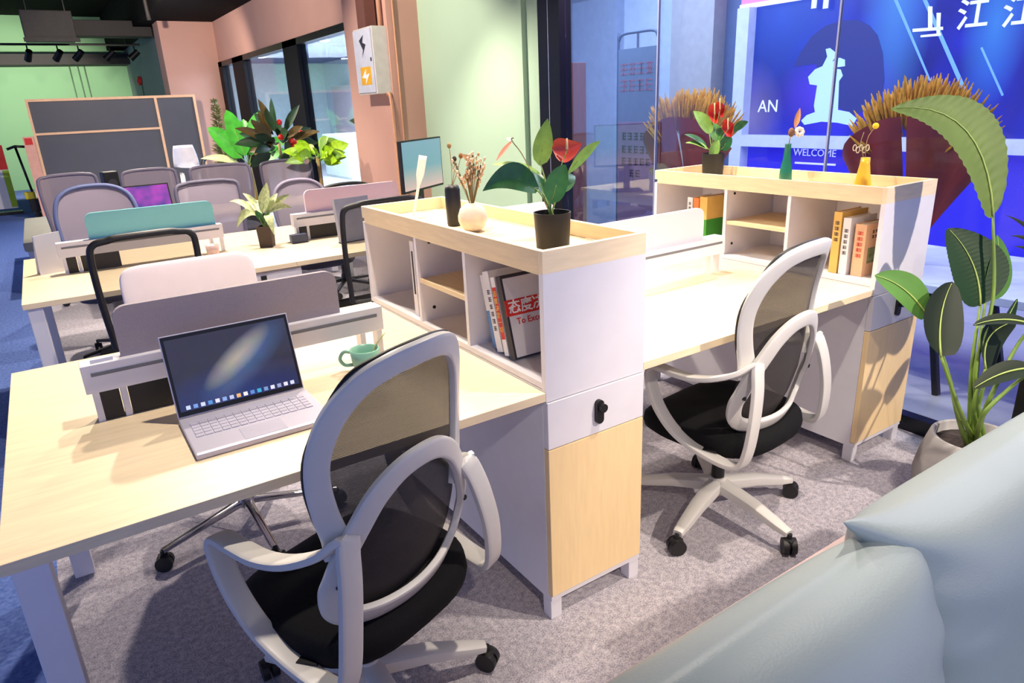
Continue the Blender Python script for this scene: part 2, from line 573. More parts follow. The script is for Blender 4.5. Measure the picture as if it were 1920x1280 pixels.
# green wall, pink pillar, lintel
struct(BX(XG, XG + 0.12, 3.02, 4.66, 0, 3.02).build('wall_green', GREEN_WALL), 'mint green wall between pink pillar and glass')
struct(BX(XG + 0.04, XG + 0.12, 2.77, 3.02, 0, 3.02).build('wall_green', GREEN_WALL), 'narrow recessed mint green wall strip')
struct(BX(1.75, XG + 0.12, 4.62, 5.62, 0, 3.02).build('wall_pillar', PINK_WALL), 'dusty pink square pillar carrying the electric box')
struct(BX(XG, XG + 0.14, 5.62, 12.6, 2.36, 3.02).build('wall_lintel', PINK_WALL), 'dusty pink wall above the office windows')
struct(BX(1.16, XG + 0.14, 12.55, 13.1, 0, 3.02).build('wall_pink', PINK_WALL), 'dusty pink end wall beyond the blackboard')
struct(BX(-7.0, 3.0, 18.7, 18.85, 0, 3.75).build('wall_back', mat('fresh_green_paint', (150, 200, 150), 0.75, var=0.02, scale=2, spec=0.2)), 'light green far wall')
struct(BX(-7.0, 2.2, 17.9, 18.7, 2.68, 2.9).build('trim_3', mat('dark_beam_paint', (52, 52, 50), 0.8)), 'dark beam under the ceiling along the far wall')
struct(BX(1.25, 1.4, 13.1, 18.7, 0, 3.02).build('wall_side', mat('grey_green_paint', (120, 138, 128), 0.8)), 'grey green side wall at the far end')
# office windows
MULL = mat('black_window_frame', (8, 9, 14), 0.6, spec=0.2)
win = thing('window_2', 'black framed full height office windows in the pink wall', 'window')
win['kind'] = 'structure'
for a, b in ((5.62, 5.75), (8.02, 8.62), (10.78, 11.5), (12.28, 12.55)):
    BX(XG - 0.02, XG + 0.1, a, b, 0, 2.36).build('mullion', MULL, win)
BX(XG - 0.02, XG + 0.1, 5.62, 12.55, 2.28, 2.36).build('top_frame', BLACK_METAL, win)
BX(XG - 0.02, XG + 0.1, 5.62, 12.55, 0, 0.12).build('bottom_frame', BLACK_METAL, win)
for a, b in ((5.75, 8.02), (8.62, 10.78), (11.5, 12.28)):
    BX(XG + 0.03, XG + 0.042, a, b, 0.12, 2.28).build('pane', GLASS, win)

# ------------------------------------------------------------------ rooms beyond the glass
WHITE_BLUE = mat('pale_blue_white_paint', (190, 206, 232), 0.7)
OFFICE_WHITE = mat('white_office_paint', (214, 222, 232), 0.7)
struct(BX(6.2, 6.3, 4.95, 19.2, 0, 3.02).build('wall_office', OFFICE_WHITE), 'white wall of the office behind the windows')
struct(BX(2.2, 6.3, 18.9, 19.0, 0, 3.02).build('wall_office_end', mat('mint_white_paint', (200, 220, 214), 0.7)))
struct(BX(2.25, 6.3, 6.18, 6.28, 0, 3.02).build('wall_divider', WHITE_BLUE), 'pale wall closing the glass room')
struct(BX(4.72, 4.82, 3.16, 3.46, 0, 3.02).build('wall_room', mat('slate_blue_panel', (88, 104, 148), 0.6)), 'slate blue wall panel beside the screen wall')
struct(BX(4.55, 4.82, 3.46, 4.0, 0, 3.02).build('wall_column', mat('pale_grey_panel', (166, 164, 172), 0.6)), 'pale grey column panel in the glass room')
struct(BX(4.74, 4.84, 4.0, 4.9, 0, 3.02).build('wall_room', WHITE_BLUE))
struct(BX(4.60, 4.84, 4.9, 5.9, 0, 3.02).build('wall_room', mat('grey_blue_panel', (150, 164, 194), 0.6)))
struct(BX(4.84, 4.9, 5.9, 6.2, 0, 3.02).build('wall_room', WHITE_BLUE))
struct(BX(4.70, 4.9, -3.5, 3.16, 0, 3.02).build('wall_screen', mat('dark_blue_wall', (26, 30, 84), 0.6)), 'dark blue wall behind the lit screen')

# lit screen wall
def led_material():
    m = bpy.data.materials.new('lit_blue_backdrop'); m.use_nodes = True
    nt = m.node_tree; b = nt.nodes['Principled BSDF']
    N, L = nt.nodes.new, nt.links.new
    tc = N('ShaderNodeTexCoord')
    def radial(y, z, ry, rz, e=2.0):
        mp = N('ShaderNodeMapping')
        mp.inputs['Location'].default_value = (0, -y / ry, -z / rz)
        mp.inputs['Scale'].default_value = (0, 1 / ry, 1 / rz)
        L(tc.outputs['Object'], mp.inputs[0])
        g = N('ShaderNodeTexGradient'); g.gradient_type = 'SPHERICAL'
        L(mp.outputs[0], g.inputs[0])
        return g.outputs['Fac']
    def mixc(fac, a, bcol):
        mx = N('ShaderNodeMix'); mx.data_type = 'RGBA'
        L(fac, mx.inputs[0]); L(a, mx.inputs[6]); mx.inputs[7].default_value = bcol
        return mx.outputs[2]
    ns = N('ShaderNodeTexNoise'); ns.inputs['Scale'].default_value = 1.6; ns.inputs['Detail'].default_value = 3
    L(tc.outputs['Object'], ns.inputs['Vector'])
    r = N('ShaderNodeValToRGB')
    r.color_ramp.elements[0].position = 0.35; r.color_ramp.elements[1].position = 0.68
    r.color_ramp.elements[0].color = srgb(10, 8, 130); r.color_ramp.elements[1].color = srgb(34, 40, 230)
    L(ns.outputs['Fac'], r.inputs[0])
    c = mixc(radial(2.75, 2.1, 0.75, 0.7), r.outputs[0], srgb(44, 90, 226))
    c = mixc(radial(1.75, 2.15, 0.30, 1.1), c, srgb(80, 150, 240))
    c = mixc(radial(2.2, 1.45, 0.6, 0.35), c, srgb(100, 70, 255))
    c = mixc(radial(3.0, 1.25, 0.35, 0.5), c, srgb(130, 120, 190))
    c = mixc(radial(1.05, 1.85, 0.22, 0.6), c, srgb(60, 140, 240))
    b.inputs['Base Color'].default_value = (0.01, 0.01, 0.05, 1)
    b.inputs['Roughness'].default_value = 0.3
    L(c, b.inputs['Emission Color'])
    b.inputs['Emission Strength'].default_value = 0.48
    return m


led = thing('backdrop_screen', 'large lit blue backdrop with light streaks and white lettering behind the glass', 'display screen')
BX(4.60, 4.69, -2.4, 3.02, 1.10, 2.185).build('display_panel', led_material(), led)
FRAME_W = mat('white_frame_laminate', (205, 212, 240), 0.4)
BX(4.50, 4.69, 3.02, 3.15, 0.0, 2.185).build('frame_post', FRAME_W, led)
BX(4.50, 4.69, -2.4, 3.02, 1.0, 1.10).build('ledge', FRAME_W, led)
BX(4.54, 4.69, -2.4, 3.16, 2.185, 2.215).build('top_strip', emis('white_light_strip', (236, 226, 255), 0.8), led)
BX(4.56, 4.69, -2.4, 3.16, 2.215, 3.0).build('header_panel', emis('magenta_header', (206, 104, 196), 0.55), led)
BX(4.61, 4.69, -2.4, 3.02, 0.05, 1.0).build('lower_panel', emis('deep_blue_lower_panel', (34, 28, 178), 0.5), led)
XL = 4.598
NAVY = emis('navy_graphic', (34, 40, 110), 0.35)
GLYPH = emis('pale_blue_graphic', (150, 178, 240), 0.5)
LETTER = mat('white_letter', (206, 206, 222), 0.5)
LETTER_E = emis('white_lit_letter', (196, 200, 226), 0.38)
STREAK = emis('light_streak', (96, 140, 255), 0.4)


def led_poly(pxs, name, m_, off, parent=led, x=XL):
    q = [at(a, b, 'x', x - off) for a, b in pxs]
    mb = MB()
    mb.prism([(p.y, p.z) for p in q], (x - off, 0, 0), (0, 1, 0), (0, 0, 1), (0.003, 0, 0))
    return mb.build(name, m_, parent)


led_poly([(1488, 125), (1502, 96), (1522, 68), (1548, 48), (1580, 38), (1610, 38), (1630, 48), (1645, 66), (1655, 100), (1658, 150), (1650, 200), (1600, 215), (1545, 190), (1530, 120)], 'dark_disc', NAVY, 0.003)
led_poly([(1548, 92), (1556, 90), (1566, 98), (1567, 106), (1560, 116), (1574, 108), (1584, 112), (1584, 124), (1570, 126), (1560, 128), (1576, 130), (1580, 142), (1573, 152), (1571, 206), (1592, 210), (1606, 222), (1598, 236), (1570, 230), (1540, 228), (1508, 234), (1502, 226), (1512, 216), (1528, 210), (1526, 198), (1532, 160), (1518, 158), (1515, 144), (1528, 130), (1542, 124), (1551, 106)], 'statue_glyph', GLYPH, 0.006)
for s in (((1676, 0), (1683, 0), (1745, 150), (1742, 152)), ((1730, 0), (1738, 0), (1822, 190), (1818, 202)), ((1838, 90), (1842, 88), (1882, 178), (1878, 180))):
    led_poly(s, 'light_streak', STREAK, 0.005)
# lettering on the backdrop
for s in (((1740, 12), (1748, 12), (1748, 52), (1740, 52)), ((1756, 24), (1764, 24), (1762, 64), (1756, 64)), ((1711, 54), (1768, 50), (1768, 56), (1711, 60)), ((1726, 66), (1764, 62), (1764, 67), (1726, 70))):
    led_poly(s, 'lettering', LETTER_E, 0.008)
pc = at(1824, 30, 'x', XL - 0.01)
text('江', 0.21, LETTER_E, 'lettering', led, frame((pc.x, pc.y, pc.z), (0, -1, 0), (0, 0, 1)), 0.003, 0.003)
pc = at(1912, 24, 'x', XL - 0.01)
text('江', 0.21, LETTER_E, 'lettering', led, frame((pc.x, pc.y, pc.z), (0, -1, 0), (0, 0, 1)), 0.003, 0.003)
pc = at(1440, 200, 'x', XL - 0.01)
text('AN', 0.15, LETTER_E, 'lettering', led, frame((pc.x, pc.y, pc.z), (0, -1, 0), (0, 0, 1)), 0.002)
pc = at(1526, 287, 'x', 4.60)
text('WELCOME', 0.085, LETTER_E, 'lettering', led, frame((4.605, pc.y, pc.z), (0, -1, 0), (0, 0, 1)), 0.002)
p0 = at(1490, 305, 'x', 4.6); p1 = at(1566, 308, 'x', 4.6)
BX(4.60, 4.608, p1.y, p0.y, p0.z - 0.008, p0.z + 0.008).build('light_line', LETTER_E, led)
for px in (1526, 1548):
    pc = at(px, 3, 'x', 4.55)
    BX(4.552, 4.56, pc.y - 0.022, pc.y + 0.022, pc.z - 0.05, pc.z + 0.05).build('lettering', LETTER_E, led)

# standing signboard in the glass room
sg = thing('standing_sign', 'tall rounded signboard with rows of writing standing behind the glass', 'sign')
SIGN_F = mat('dark_teal_sign_frame', (66, 84, 120), 0.5)
SIGN_P = mat('slate_sign_panel', (104, 124, 160), 0.5)
sy0, sy1, sx = 2.92, 3.39, 3.3
MB().tube(cr([(sx, sy1, 0.05), (sx, sy1, 1.83), (sx, sy1 - 0.01, 1.93), (sx, sy1 - 0.06, 1.975), (sx, 3.155, 1.98), (sx, sy0 + 0.06, 1.975), (sx, sy0 + 0.01, 1.93), (sx, sy0, 1.83), (sx, sy0, 0.05)], 5), 0.012).build('sign_frame', SIGN_F, sg, True)
BX(sx - 0.008, sx + 0.008, sy0 + 0.01, sy1 - 0.01, 1.28, 1.86).build('upper_panel', SIGN_P, sg)
BX(sx - 0.008, sx + 0.008, sy0 + 0.01, sy1 - 0.01, 0.30, 1.28).build('lower_panel', mat('mauve_sign_panel', (150, 120, 160), 0.5), sg)
BX(sx - 0.004, sx + 0.004, 3.145, 3.165, 1.86, 1.98).build('bracket', SIGN_F, sg)
BX(sx - 0.16, sx + 0.16, sy0 - 0.02, sy1 + 0.02, 0.0, 0.04).build('sign_base', SIGN_F, sg)
mb = MB()
rs = random.Random(3)
def glyph(mb, y, z, w, h, x):
    for k in range(3): mb.box(x - 0.002, x, y - w / 2, y + w / 2, z - h / 2 + h * k / 2.2, z - h / 2 + h * k / 2.2 + h * 0.12)
    for k in range(rs.choice((1, 2))):
        yy = y + w * rs.uniform(-0.4, 0.3)
        mb.box(x - 0.002, x, yy, yy + w * 0.14, z - h / 2, z + h / 2)
for i in range(4):
    glyph(mb, sy1 - 0.08 - i * 0.10, 1.70, 0.075, 0.085, sx - 0.009)
    glyph(mb, sy1 - 0.08 - i * 0.10, 1.57, 0.075, 0.085, sx - 0.009)
mb.build('lettering', mat('dusty_red_print', (170, 96, 120), 0.6), sg)
mb = MB()
for rrow, zz in enumerate((1.16, 1.05, 0.95, 0.85)):
    for i in range(5 if rrow < 3 else 2):
        glyph(mb, sy1 - 0.09 - i * 0.075 - (0.1 if rrow == 3 else 0), zz, 0.05, 0.055, sx - 0.009)
mb.build('lettering', INK, sg)

# brown cabinet behind the post
bc = thing('wood_cabinet', 'red brown wooden cabinet behind the glass beside the black post', 'cabinet')
BRN = mat('red_brown_wood', (132, 84, 76), 0.5, var=0.1, scale=4, stretch=(20, 20, 2))
BX(2.35, 2.72, 3.12, 3.52, 0.0, 1.75, bev=0.004).build('body', BRN, bc)
BX(2.335, 2.349, 3.14, 3.50, 0.05, 1.72).build('door', BRN, bc)
BX(2.32, 2.335, 3.17, 3.185, 1.45, 1.62).build('handle', CHROME, bc)

# table in the glass room
tb = thing('white_table', 'white topped table with slanted black legs behind the glass', 'table')
BX(2.40, 3.3, -1.2, 2.6, 0.54, 0.58, bev=0.004).build('table_top', FRAME_W, tb)
for x, y, dx, dy in ((2.55, 0.25, -0.03, -0.12), (2.55, 2.1, -0.03, 0.1), (3.18, 0.25, 0.03, -0.12), (3.18, 2.1, 0.03, 0.1)):
    MB().sweep([(x + dx, y + dy, 0), (x, y, 0.54)], (1, 0, 0), 0.04, 0.03, p=6).build('leg', BLACK_METAL, tb)


def bouquet(name, label, c, w, h, dyz=0.0):
    """big wheat bouquet: fan of ears in a dark red paper wrap, facing -X"""
    o = thing(name, label, 'bouquet', c)
    rs_ = random.Random(int(c[1] * 100))
    WHEAT = mat('wheat_ears', (198, 140, 28), 0.75, var=0.25, scale=40)
    WRAP = mat('dark_red_wrapping_paper', (128, 34, 36), 0.6, var=0.12, scale=8)
    WRAP2 = mat('beige_wrapping_paper', (150, 132, 90), 0.7, var=0.1)
    mb = MB()
    for i in range(460):
        a = rs_.uniform(-1, 1)
        ang = a * 1.12
        rr = rs_.uniform(0.72, 1.0)
        dep = rs_.uniform(-0.12, 0.10)
        q = Vector((dep, -math.sin(ang) * w * 0.5 * rr, h * (0.52 + 0.46 * math.cos(ang) * rr)))
        d = Vector((dep * 0.6, -math.sin(ang) * 0.6, math.cos(ang))).normalized()
        mb.sweep([q - d * 0.10, q - d * 0.05, q, q + d * 0.05], (1, 0, 0), lambda u: 0.004 + 0.016 * math.sin(PI * min(1, u)), lambda u: 0.004 + 0.012 * math.sin(PI * min(1, u)), False, 5)
    mb.build('wheat_ears', WHEAT, o, True, stuff=True)
    # wrap: folded cone sheets
    for k, (m_, sgn, x) in enumerate(((WRAP, 1, 0.0), (WRAP, -1, 0.02))):
        mb = MB()
        def fn(u, v, sgn=sgn, x=x):
            ang = sgn * (0.05 + 1.25 * u)
            R = 0.08 + v * 0.92
            return Vector((-0.03 + x - 0.14 * v * math.cos(ang * 0.9) + 0.02 * math.sin(9 * u + 4 * v), -math.sin(ang) * w * 0.52 * R, h * (0.02 + 0.80 * v * math.cos(ang * 0.60))))
        mb.grid(fn, 10, 6)
        mb.build('wrapping_sheet', m_, o, 'auto')
    mb = MB()
    mb.grid(lambda u, v: Vector((-0.16 * v - 0.02, w * (0.30 - 0.38 * u) * (0.25 + 0.75 * v), h * (0.06 + 0.42 * v - 0.18 * abs(u - 0.4) * v))), 6, 4)
    mb.build('wrapping_fold', WRAP2, o, 'auto', label='beige folded wrapping paper')
    mb = MB()
    mb.lathe([(0.0, 0.0), (0.05, 0.0), (0.045, 0.10), (0.09, 0.25), (0.0, 0.26)], 12)
    mb.build('stem_bundle', WRAP, o, True)
    return o


bouquet('wheat_bouquet', 'golden wheat bouquet in dark red paper behind the glass, nearer the black post', (3.0, 2.26, 0.582), 0.86, 0.92)
b2 = bouquet('wheat_bouquet', 'larger golden wheat bouquet in dark red and beige paper behind the arching plant leaf', (2.76, 0.52, 0.582), 0.74, 0.92)

# ------------------------------------------------------------------ ceiling services
dk = thing('air_duct', 'grey brown air duct hanging under the black ceiling', 'duct')
p = at(90, 58, 'y', 13.5)
BX(-0.75, -0.02, 13.2, 13.9, 2.78, 3.22, bev=0.01).build('duct_box', DUCT, dk)
BX(-0.02, 1.2, 13.5, 13.9, 2.86, 3.12, bev=0.01).build('duct_run', mat('dark_duct_metal', (54, 48, 46), 0.6), dk)
BX(-0.78, 0.02, 13.15, 13.22, 2.74, 2.80).build('flange', DUCT, dk)
for x in (-0.65, -0.1): BX(x, x + 0.015, 13.5, 13.515, 3.22, 3.75).build('hanger', BLACK_METAL, dk)
tr = thing('light_track', 'black ceiling light track with spotlights before the far wall', 'light track')
BX(-1.5, 1.15, 15.0, 15.04, 2.83, 2.87).build('rail', BLACK_METAL, tr)
for x in (-1.2, 0.9): BX(x, x + 0.02, 15.01, 15.03, 2.87, 3.75).build('hanger', BLACK_METAL, tr)
spots = ((55, 108), (107, 90), (146, 90), (204, 86), (251, 90))
sp0 = None
LBL = ('lowest black spotlight, leftmost on the ceiling track', 'second black spotlight from the left on the ceiling track', 'middle black spotlight on the ceiling track', 'second black spotlight from the right on the ceiling track', 'rightmost black spotlight on the ceiling track')
for i, (px, py) in enumerate(spots):
    p = at(px, py, 'y', 15.02)
    if sp0 is None:
        sp0 = thing('track_spotlight', LBL[0], 'spotlight', (p.x, 15.02, 2.83), 0, 'spotlights on the ceiling track')
        MB().cyl((0, 0, 0), (0, 0, -0.10), 0.012, n=8).build('stem', BLACK_METAL, sp0, True)
        MB().cyl((0.02, -0.06, -0.10), (-0.03, 0.10, -0.24), 0.055, 0.062, 14).build('lamp_head', BLACK, sp0, 'auto')
    else:
        dup(sp0, (p.x, 15.02, 2.83), 0.3 * i, LBL[i], 'spotlights on the ceiling track')
mb = MB()
for x in (0.05, 0.22, 0.35):
    mb.tube([(x, 18.68, 2.68), (x + 0.02, 18.68, 1.2)], 0.012, 6)
tag(mb.build('wall_conduit', mat('green_painted_conduit', (120, 150, 122), 0.6), None, True), 'three thin cables running down the light green far wall', 'cable')
MB_ = MB()
MB_.tube(cr([(0.86, 11.4, 3.75), (0.87, 11.4, 3.3), (0.88, 11.4, 2.9)], 4), 0.03, 8)
tag(MB_.build('ceiling_pipe', DUCT, None, True), 'grey pipe hanging at the edge of the lower black ceiling', 'pipe')
# round downlights in the office behind the windows
OFFICE_CEIL = mat('slate_office_ceiling', (96, 110, 150), 0.7)
struct(BX(2.25, 6.2, 6.3, 18.9, 2.72, 2.80).build('ceiling_office', OFFICE_CEIL), 'slate blue ceiling of the office behind the windows')
dl0 = None
for i, (px, py, lab) in enumerate(((490, 108, 'round ceiling downlight beyond the windows, seen left of the wide black mullion'), (563, 90, 'round ceiling downlight beyond the windows, just right of the wide black mullion'), (608, 77, 'round ceiling downlight beyond the windows, nearest the top frame'), (646, 110, 'round ceiling downlight beyond the windows, at the edge of the pink pillar'))):
    p = at(px, py, 'z', 2.685); x, y = p.x, p.y
    if dl0 is None:
        dl0 = thing('downlight', lab, 'ceiling light', (x, y, 2.685), 0, 'downlights beyond the glass')
        MB().lathe([(0.0, 0.0), (0.09, 0.0), (0.10, 0.02), (0.10, 0.034), (0, 0.034)], 18).build('trim_ring', WMETAL, dl0, 'auto')
        MB().lathe([(0, -0.004), (0.075, -0.004), (0.075, -0.001), (0, -0.001)], 18).build('diffuser', emis('downlight_glow', (240, 245, 255), 12), dl0)
    else:
        dup(dl0, (x, y, 2.685), 0, lab, 'downlights beyond the glass')

# ------------------------------------------------------------------ desks
def desk(name, label, x0, x1, y0, y1, z=0.75, group=None, sides=(0, 1)):
    o = thing(name, label, 'desk', (x0, y0, 0), 0, group)
    w, d = x1 - x0, y1 - y0
    BX(0, w, 0, d, z - 0.025, z, bev=0.0015).build('tabletop', WOOD, o)
    for lx in [(0.012, w - 0.072)[k] for k in sides]:
        for ly in (0.012, d - 0.072):
            BX(lx, lx + 0.06, ly, ly + 0.06, 0.012, z - 0.027, bev=0.004).build('leg', WMETAL, o)
        BX(lx + 0.01, lx + 0.05, 0.073, d - 0.073, z - 0.085, z - 0.027, bev=0.003).build('side_rail', WMETAL, o)
    for ly in (0.32, d - 0.36):
        BX(0.075 if 0 in sides else 0.004, w - (0.075 if 1 in sides else 0.004), ly, ly + 0.04, z - 0.075, z - 0.027, bev=0.003).build('long_rail', WMETAL, o)
    return o


DG = 'double desks with pale wood tops'
desk('double_desk', 'pale wood double desk with white legs under the open laptop', -1.209, -0.001, 0.0, 1.188, group=DG, sides=(0,))
desk('double_desk', 'pale wood double desk in bright light between the two storage cabinets', 0.356, 1.563, 0.0, 1.188, group=DG, sides=())
desk('double_desk', 'pale wood double desk in the second row under the turquoise screen', -1.19, 0.006, 2.19, 3.42, group=DG, sides=(0,))
desk('double_desk', 'pale wood double desk in the second row under the rose pink screen', 0.007, 1.21, 2.19, 3.42, group=DG, sides=(1,))
desk('rear_desk', 'pale wood desk in the third row behind the purple laptop', -0.62, 1.2, 4.6, 5.1)


def desk_screen(name, label, x0, y, sx0, sx1, bx1, m_, sockets=True, z=0.75):
    o = thing(name, label, 'desk screen', (x0, y, z))
    w = bx1 - x0
    b = BX(0, w, -0.03, 0.03, 0.083, 0.158, bev=0.002)
    b.build('beam', WMETAL, o)
    BX(0.02, w - 0.02, -0.0325, -0.0305, 0.128, 0.137).build('groove', GREYPL, o)
    for lx in (0.012, 0.075, w - 0.075, w - 0.02):
        BX(lx, lx + 0.016, -0.02, 0.02, 0.0, 0.083).build('leg', WMETAL, o)
    MB().prism(rrect(sx1 - sx0, 0.19, 0.035, 5, (0, 0, 1, 1)), (sx0 - x0, 0.009, 0.10), (1, 0, 0), (0, 0, 1), (0, -0.018, 0)).build('panel', m_, o)
    if sockets:
        BX(0.028, 0.073, -0.018, 0.018, 0.002, 0.082).build('socket_box', BLACK, o)
        BX(0.093, 0.27, -0.018, 0.018, 0.002, 0.082).build('socket_box', BLACK, o)
    return o


desk_screen('desk_screen', 'grey desk screen on a white beam behind the open laptop', -1.02, 0.60, -0.925, -0.333, -0.207, SCREEN_GREY)
desk_screen('desk_screen', 'pale pink desk screen on the bright desk between the storage cabinets', 0.545, 0.60, 0.64, 1.263, 1.379, SCREEN_PINK, False)
desk_screen('desk_screen', 'turquoise desk screen in the second row behind the black framed chair', -1.016, 2.80, -0.865, -0.245, -0.215, SCREEN_TURQ)
desk_screen('desk_screen', 'rose pink desk screen in the second row below the monitor', 0.185, 2.80, 0.275, 0.885, 0.98, SCREEN_ROSE)


# ------------------------------------------------------------------ storage cabinets
CW, CL = 0.355, 1.184
def cabinet(x0, label):
    o = thing('storage_cabinet', label, 'cabinet', (x0, 0, 0), 0, 'tall storage cabinets with tray tops')
    t = 0.018
    # lower carcass
    BX(0, t, t, CL, 0.085, 0.755).build('side_panel', WHITE, o)
    BX(CW - t, CW, t, CL, 0.085, 1.074).build('side_panel', WHITE, o)
    BX(0, CW, t, CL, 0.070, 0.085).build('base_panel', WHITE, o)
    BX(0, CW, CL - t, CL, 0.085, 1.074).build('end_panel', WHITE, o)
    # front
    BX(0, CW, 0.0, t, 0.722, 1.0744).build('front_panel', WHITE, o)
    dr = BX(0.001, CW - 0.001, -0.004, t - 0.001, 0.579, 0.719, bev=0.0015).build('drawer', WHITE, o)
    lk = MB()
    lk.prism(rrect(0.026, 0.072, 0.012, 5), (CW / 2 - 0.013, -0.004, 0.612), (1, 0, 0), (0, 0, 1), (0, -0.012, 0))
    lk.cyl((CW / 2 + 0.004, -0.016, 0.662), (CW / 2 + 0.004, -0.028, 0.662), 0.013, n=14)
    lk.build('lock', BLACK, dr, False)
    BX(0.001, CW - 0.001, -0.004, t - 0.001, 0.088, 0.576, bev=0.0015).build('door', WOOD_V, o)
    BX(0, CW, 0, t, 0.070, 0.086).build('plinth_strip', WHITE, o)
    # bays, open towards -X
    BX(0, CW - t, t, CL - t, 0.757, 0.775).build('bay_floor', WHITE, o)
    for y in (0.405, 0.735):
        BX(0.001, CW - t, y - 0.008, y + 0.008, 0.775, 1.074).build('divider', WHITE, o)
    BX(0.006, CW - t, 0.413, 0.727, 0.915, 0.931).build('shelf', WOOD_Y, o)
    for y, z, x in ((0.80, 1.045, CW - t), (1.12, 1.045, CW - t), (0.55, 1.04, CW - t), (0.60, 0.835, CW - t)):
        MB().cyl((x - 0.001, y, z), (x - 0.004, y, z), 0.006, n=10).build('cam_cover', BLACK, o)
    for y in (0.725,):
        for z in (1.05, 0.82):
            MB().cyl((0.05, y + 0.001, z), (0.05, y - 0.002, z), 0.006, n=10).build('cam_cover', BLACK, o)
    # tray top
    BX(t, CW - t, t, CL - t, 1.075, 1.088).build('tray_floor', WOOD_Y, o)
    BX(0, t, t, CL - t, 1.070, 1.133, bev=0.0012).build('tray_side', WOOD_Y, o)
    BX(CW - t, CW, t, CL - t, 1.089, 1.133, bev=0.0012).build('tray_side', WOOD_Y, o)
    BX(0, CW, 0, t, 1.0745, 1.133).build('tray_end', WOOD, o)
    BX(0, CW, CL - t, CL, 1.089, 1.133, bev=0.0012).build('tray_end', WOOD, o)
    for fx in (0.0, CW - 0.04):
        for fy in (0.004, CL - 0.044):
            BX(fx, fx + 0.04, fy, fy + 0.04, 0.0, 0.07, bev=0.002).build('foot', WMETAL, o)
    return o


cabinet(0.0, 'storage cabinet with black vase, round white vase and red anthurium on its tray')
cabinet(1.564, 'storage cabinet with green and yellow vases on its tray, beside the glass')


# ------------------------------------------------------------------ books
def book(name, label, loc, rot, th, h, d, cover, group, band=None, title=None, spine_txt=None, pages=True, lower=None, picture=False):
    """spine faces -X, front cover faces -Y; x: 0..d, y: 0..th, z: 0..h"""
    o = thing(name, label, 'book', loc, 0, group)
    o.rotation_euler = rot
    mb = MB()
    mb.box(0, d, 0, 0.003, 0, h).box(0, d, th - 0.003, th, 0, h).box(0, 0.003, 0.003, th - 0.003, 0, h)
    mb.build('cover', cover, o)
    BX(0.003, d - 0.004, 0.003, th - 0.003, 0.004, h - 0.004).build('pages', PAPER, o)
    if band: 
        m_, z0, z1 = band
        MB().box(-0.0008, d, -0.0008, 0.0, z0, z1).box(-0.0008, 0, 0, th, z0, z1).build('printed_band', m_, o)
    if lower:
        m_, z1 = lower
        MB().box(-0.0008, 0, 0, th, 0.001, z1).box(-0.0008, d, -0.0008, 0.0, 0.001, z1).build('printed_band', m_, o)
    if title:
        for (s, sz, x, z, m_) in title:
            text(s, sz, m_, 'lettering', o, frame((x, -0.0012, z), (1, 0, 0), (0, 0, 1)), 0.0003, 0.0006)
    if spine_txt:
        m_, s, sz, z0 = spine_txt
        for k, chh in enumerate(s):
            text(chh, sz, m_, 'lettering', o, frame((-0.0012, th / 2, z0 - k * sz * 1.12), (0, -1, 0), (0, 0, 1)), 0.0003)
    if picture:
        BX(d * 0.16, d * 0.88, -0.001, 0, h * 0.24, h * 0.54).build('cover_picture', mat('landscape_print', (122, 130, 92), 0.6, var=0.6, scale=40), o)
    return o


def dots(o, th, h, m_, n=5, z0=0.7):
    mb = MB()
    r_ = random.Random(n)
    for k in range(n):
        z = h * z0 - k * 0.022
        for j in range(3):
            mb.box(-0.001, 0, th * 0.25, th * 0.75, z + j * 0.005, z + j * 0.005 + 0.0022)
        y = th * r_.uniform(0.35, 0.6)
        mb.box(-0.001, 0, y, y + 0.002, z - 0.001, z + 0.013)
    mb.build('lettering', m_, o)


BLUE_COVER = mat('blue_cover', (92, 136, 190), 0.5)
GREY_COVER = mat('grey_white_cover', (214, 212, 218), 0.5)
BOOKS1 = 'leaning books in the front bay of the cabinet'
lean = 0.27
zb = 0.785
k1 = book('book', 'white book with a blue lower spine, farthest of the leaning books', (0.045, 0.305, zb), (-lean, 0, 0), 0.026, 0.225, 0.16, PAPER, BOOKS1, lower=(BLUE_COVER, 0.115))
k2 = book('book', 'tall white book with dark spine print, second of the leaning books', (0.035, 0.262, zb), (-lean, 0, 0), 0.032, 0.245, 0.17, PAPER, BOOKS1)
dots(k2, 0.032, 0.245, INK, 6, 0.72)
k3 = book('book', 'white book with a red spine strip, third of the leaning books', (0.03, 0.222, zb), (-lean, 0, 0), 0.022, 0.235, 0.17, PAPER, BOOKS1, band=None, spine_txt=(YELLOW, '态度决定一切', 0.019, 0.185))
BX(-0.0009, 0, 0.001, 0.021, 0.05, 0.205).build('printed_band', RED, k3)
k4 = book('book', 'grey covered book with black spine and red title band, nearest of the leaning books', (0.028, 0.185, zb), (-lean, 0, 0), 0.024, 0.245, 0.17, INK, BOOKS1)
BX(0.007, 0.169, -0.001, 0, 0.004, 0.235).build('cover_sheet', GREY_COVER, k4)
BX(-0.001, 0.17, -0.0022, 0, 0.125, 0.172).build('printed_band', RED, k4)
text('态度决定', 0.042, PAPER, 'lettering', k4, frame((0.092, -0.0026, 0.148), (1, 0, 0), (0, 0, 1)), 0.0004, 0.0008)
text('To Excel', 0.026, RED, 'lettering', k4, frame((0.075, -0.0016, 0.106), (1, 0, 0), (0, 0, 1)), 0.0004, 0.0004)
k5 = thing('binder', 'white upright binder with dark spine label in the rear cabinet bay', 'binder', (0.02, 0.79, 0.776))
BX(0, 0.20, 0, 0.03, 0, 0.27).build('cover', WHITE, k5)
BX(-0.001, 0, 0.009, 0.02, 0.08, 0.235).build('spine_label', INK, k5)

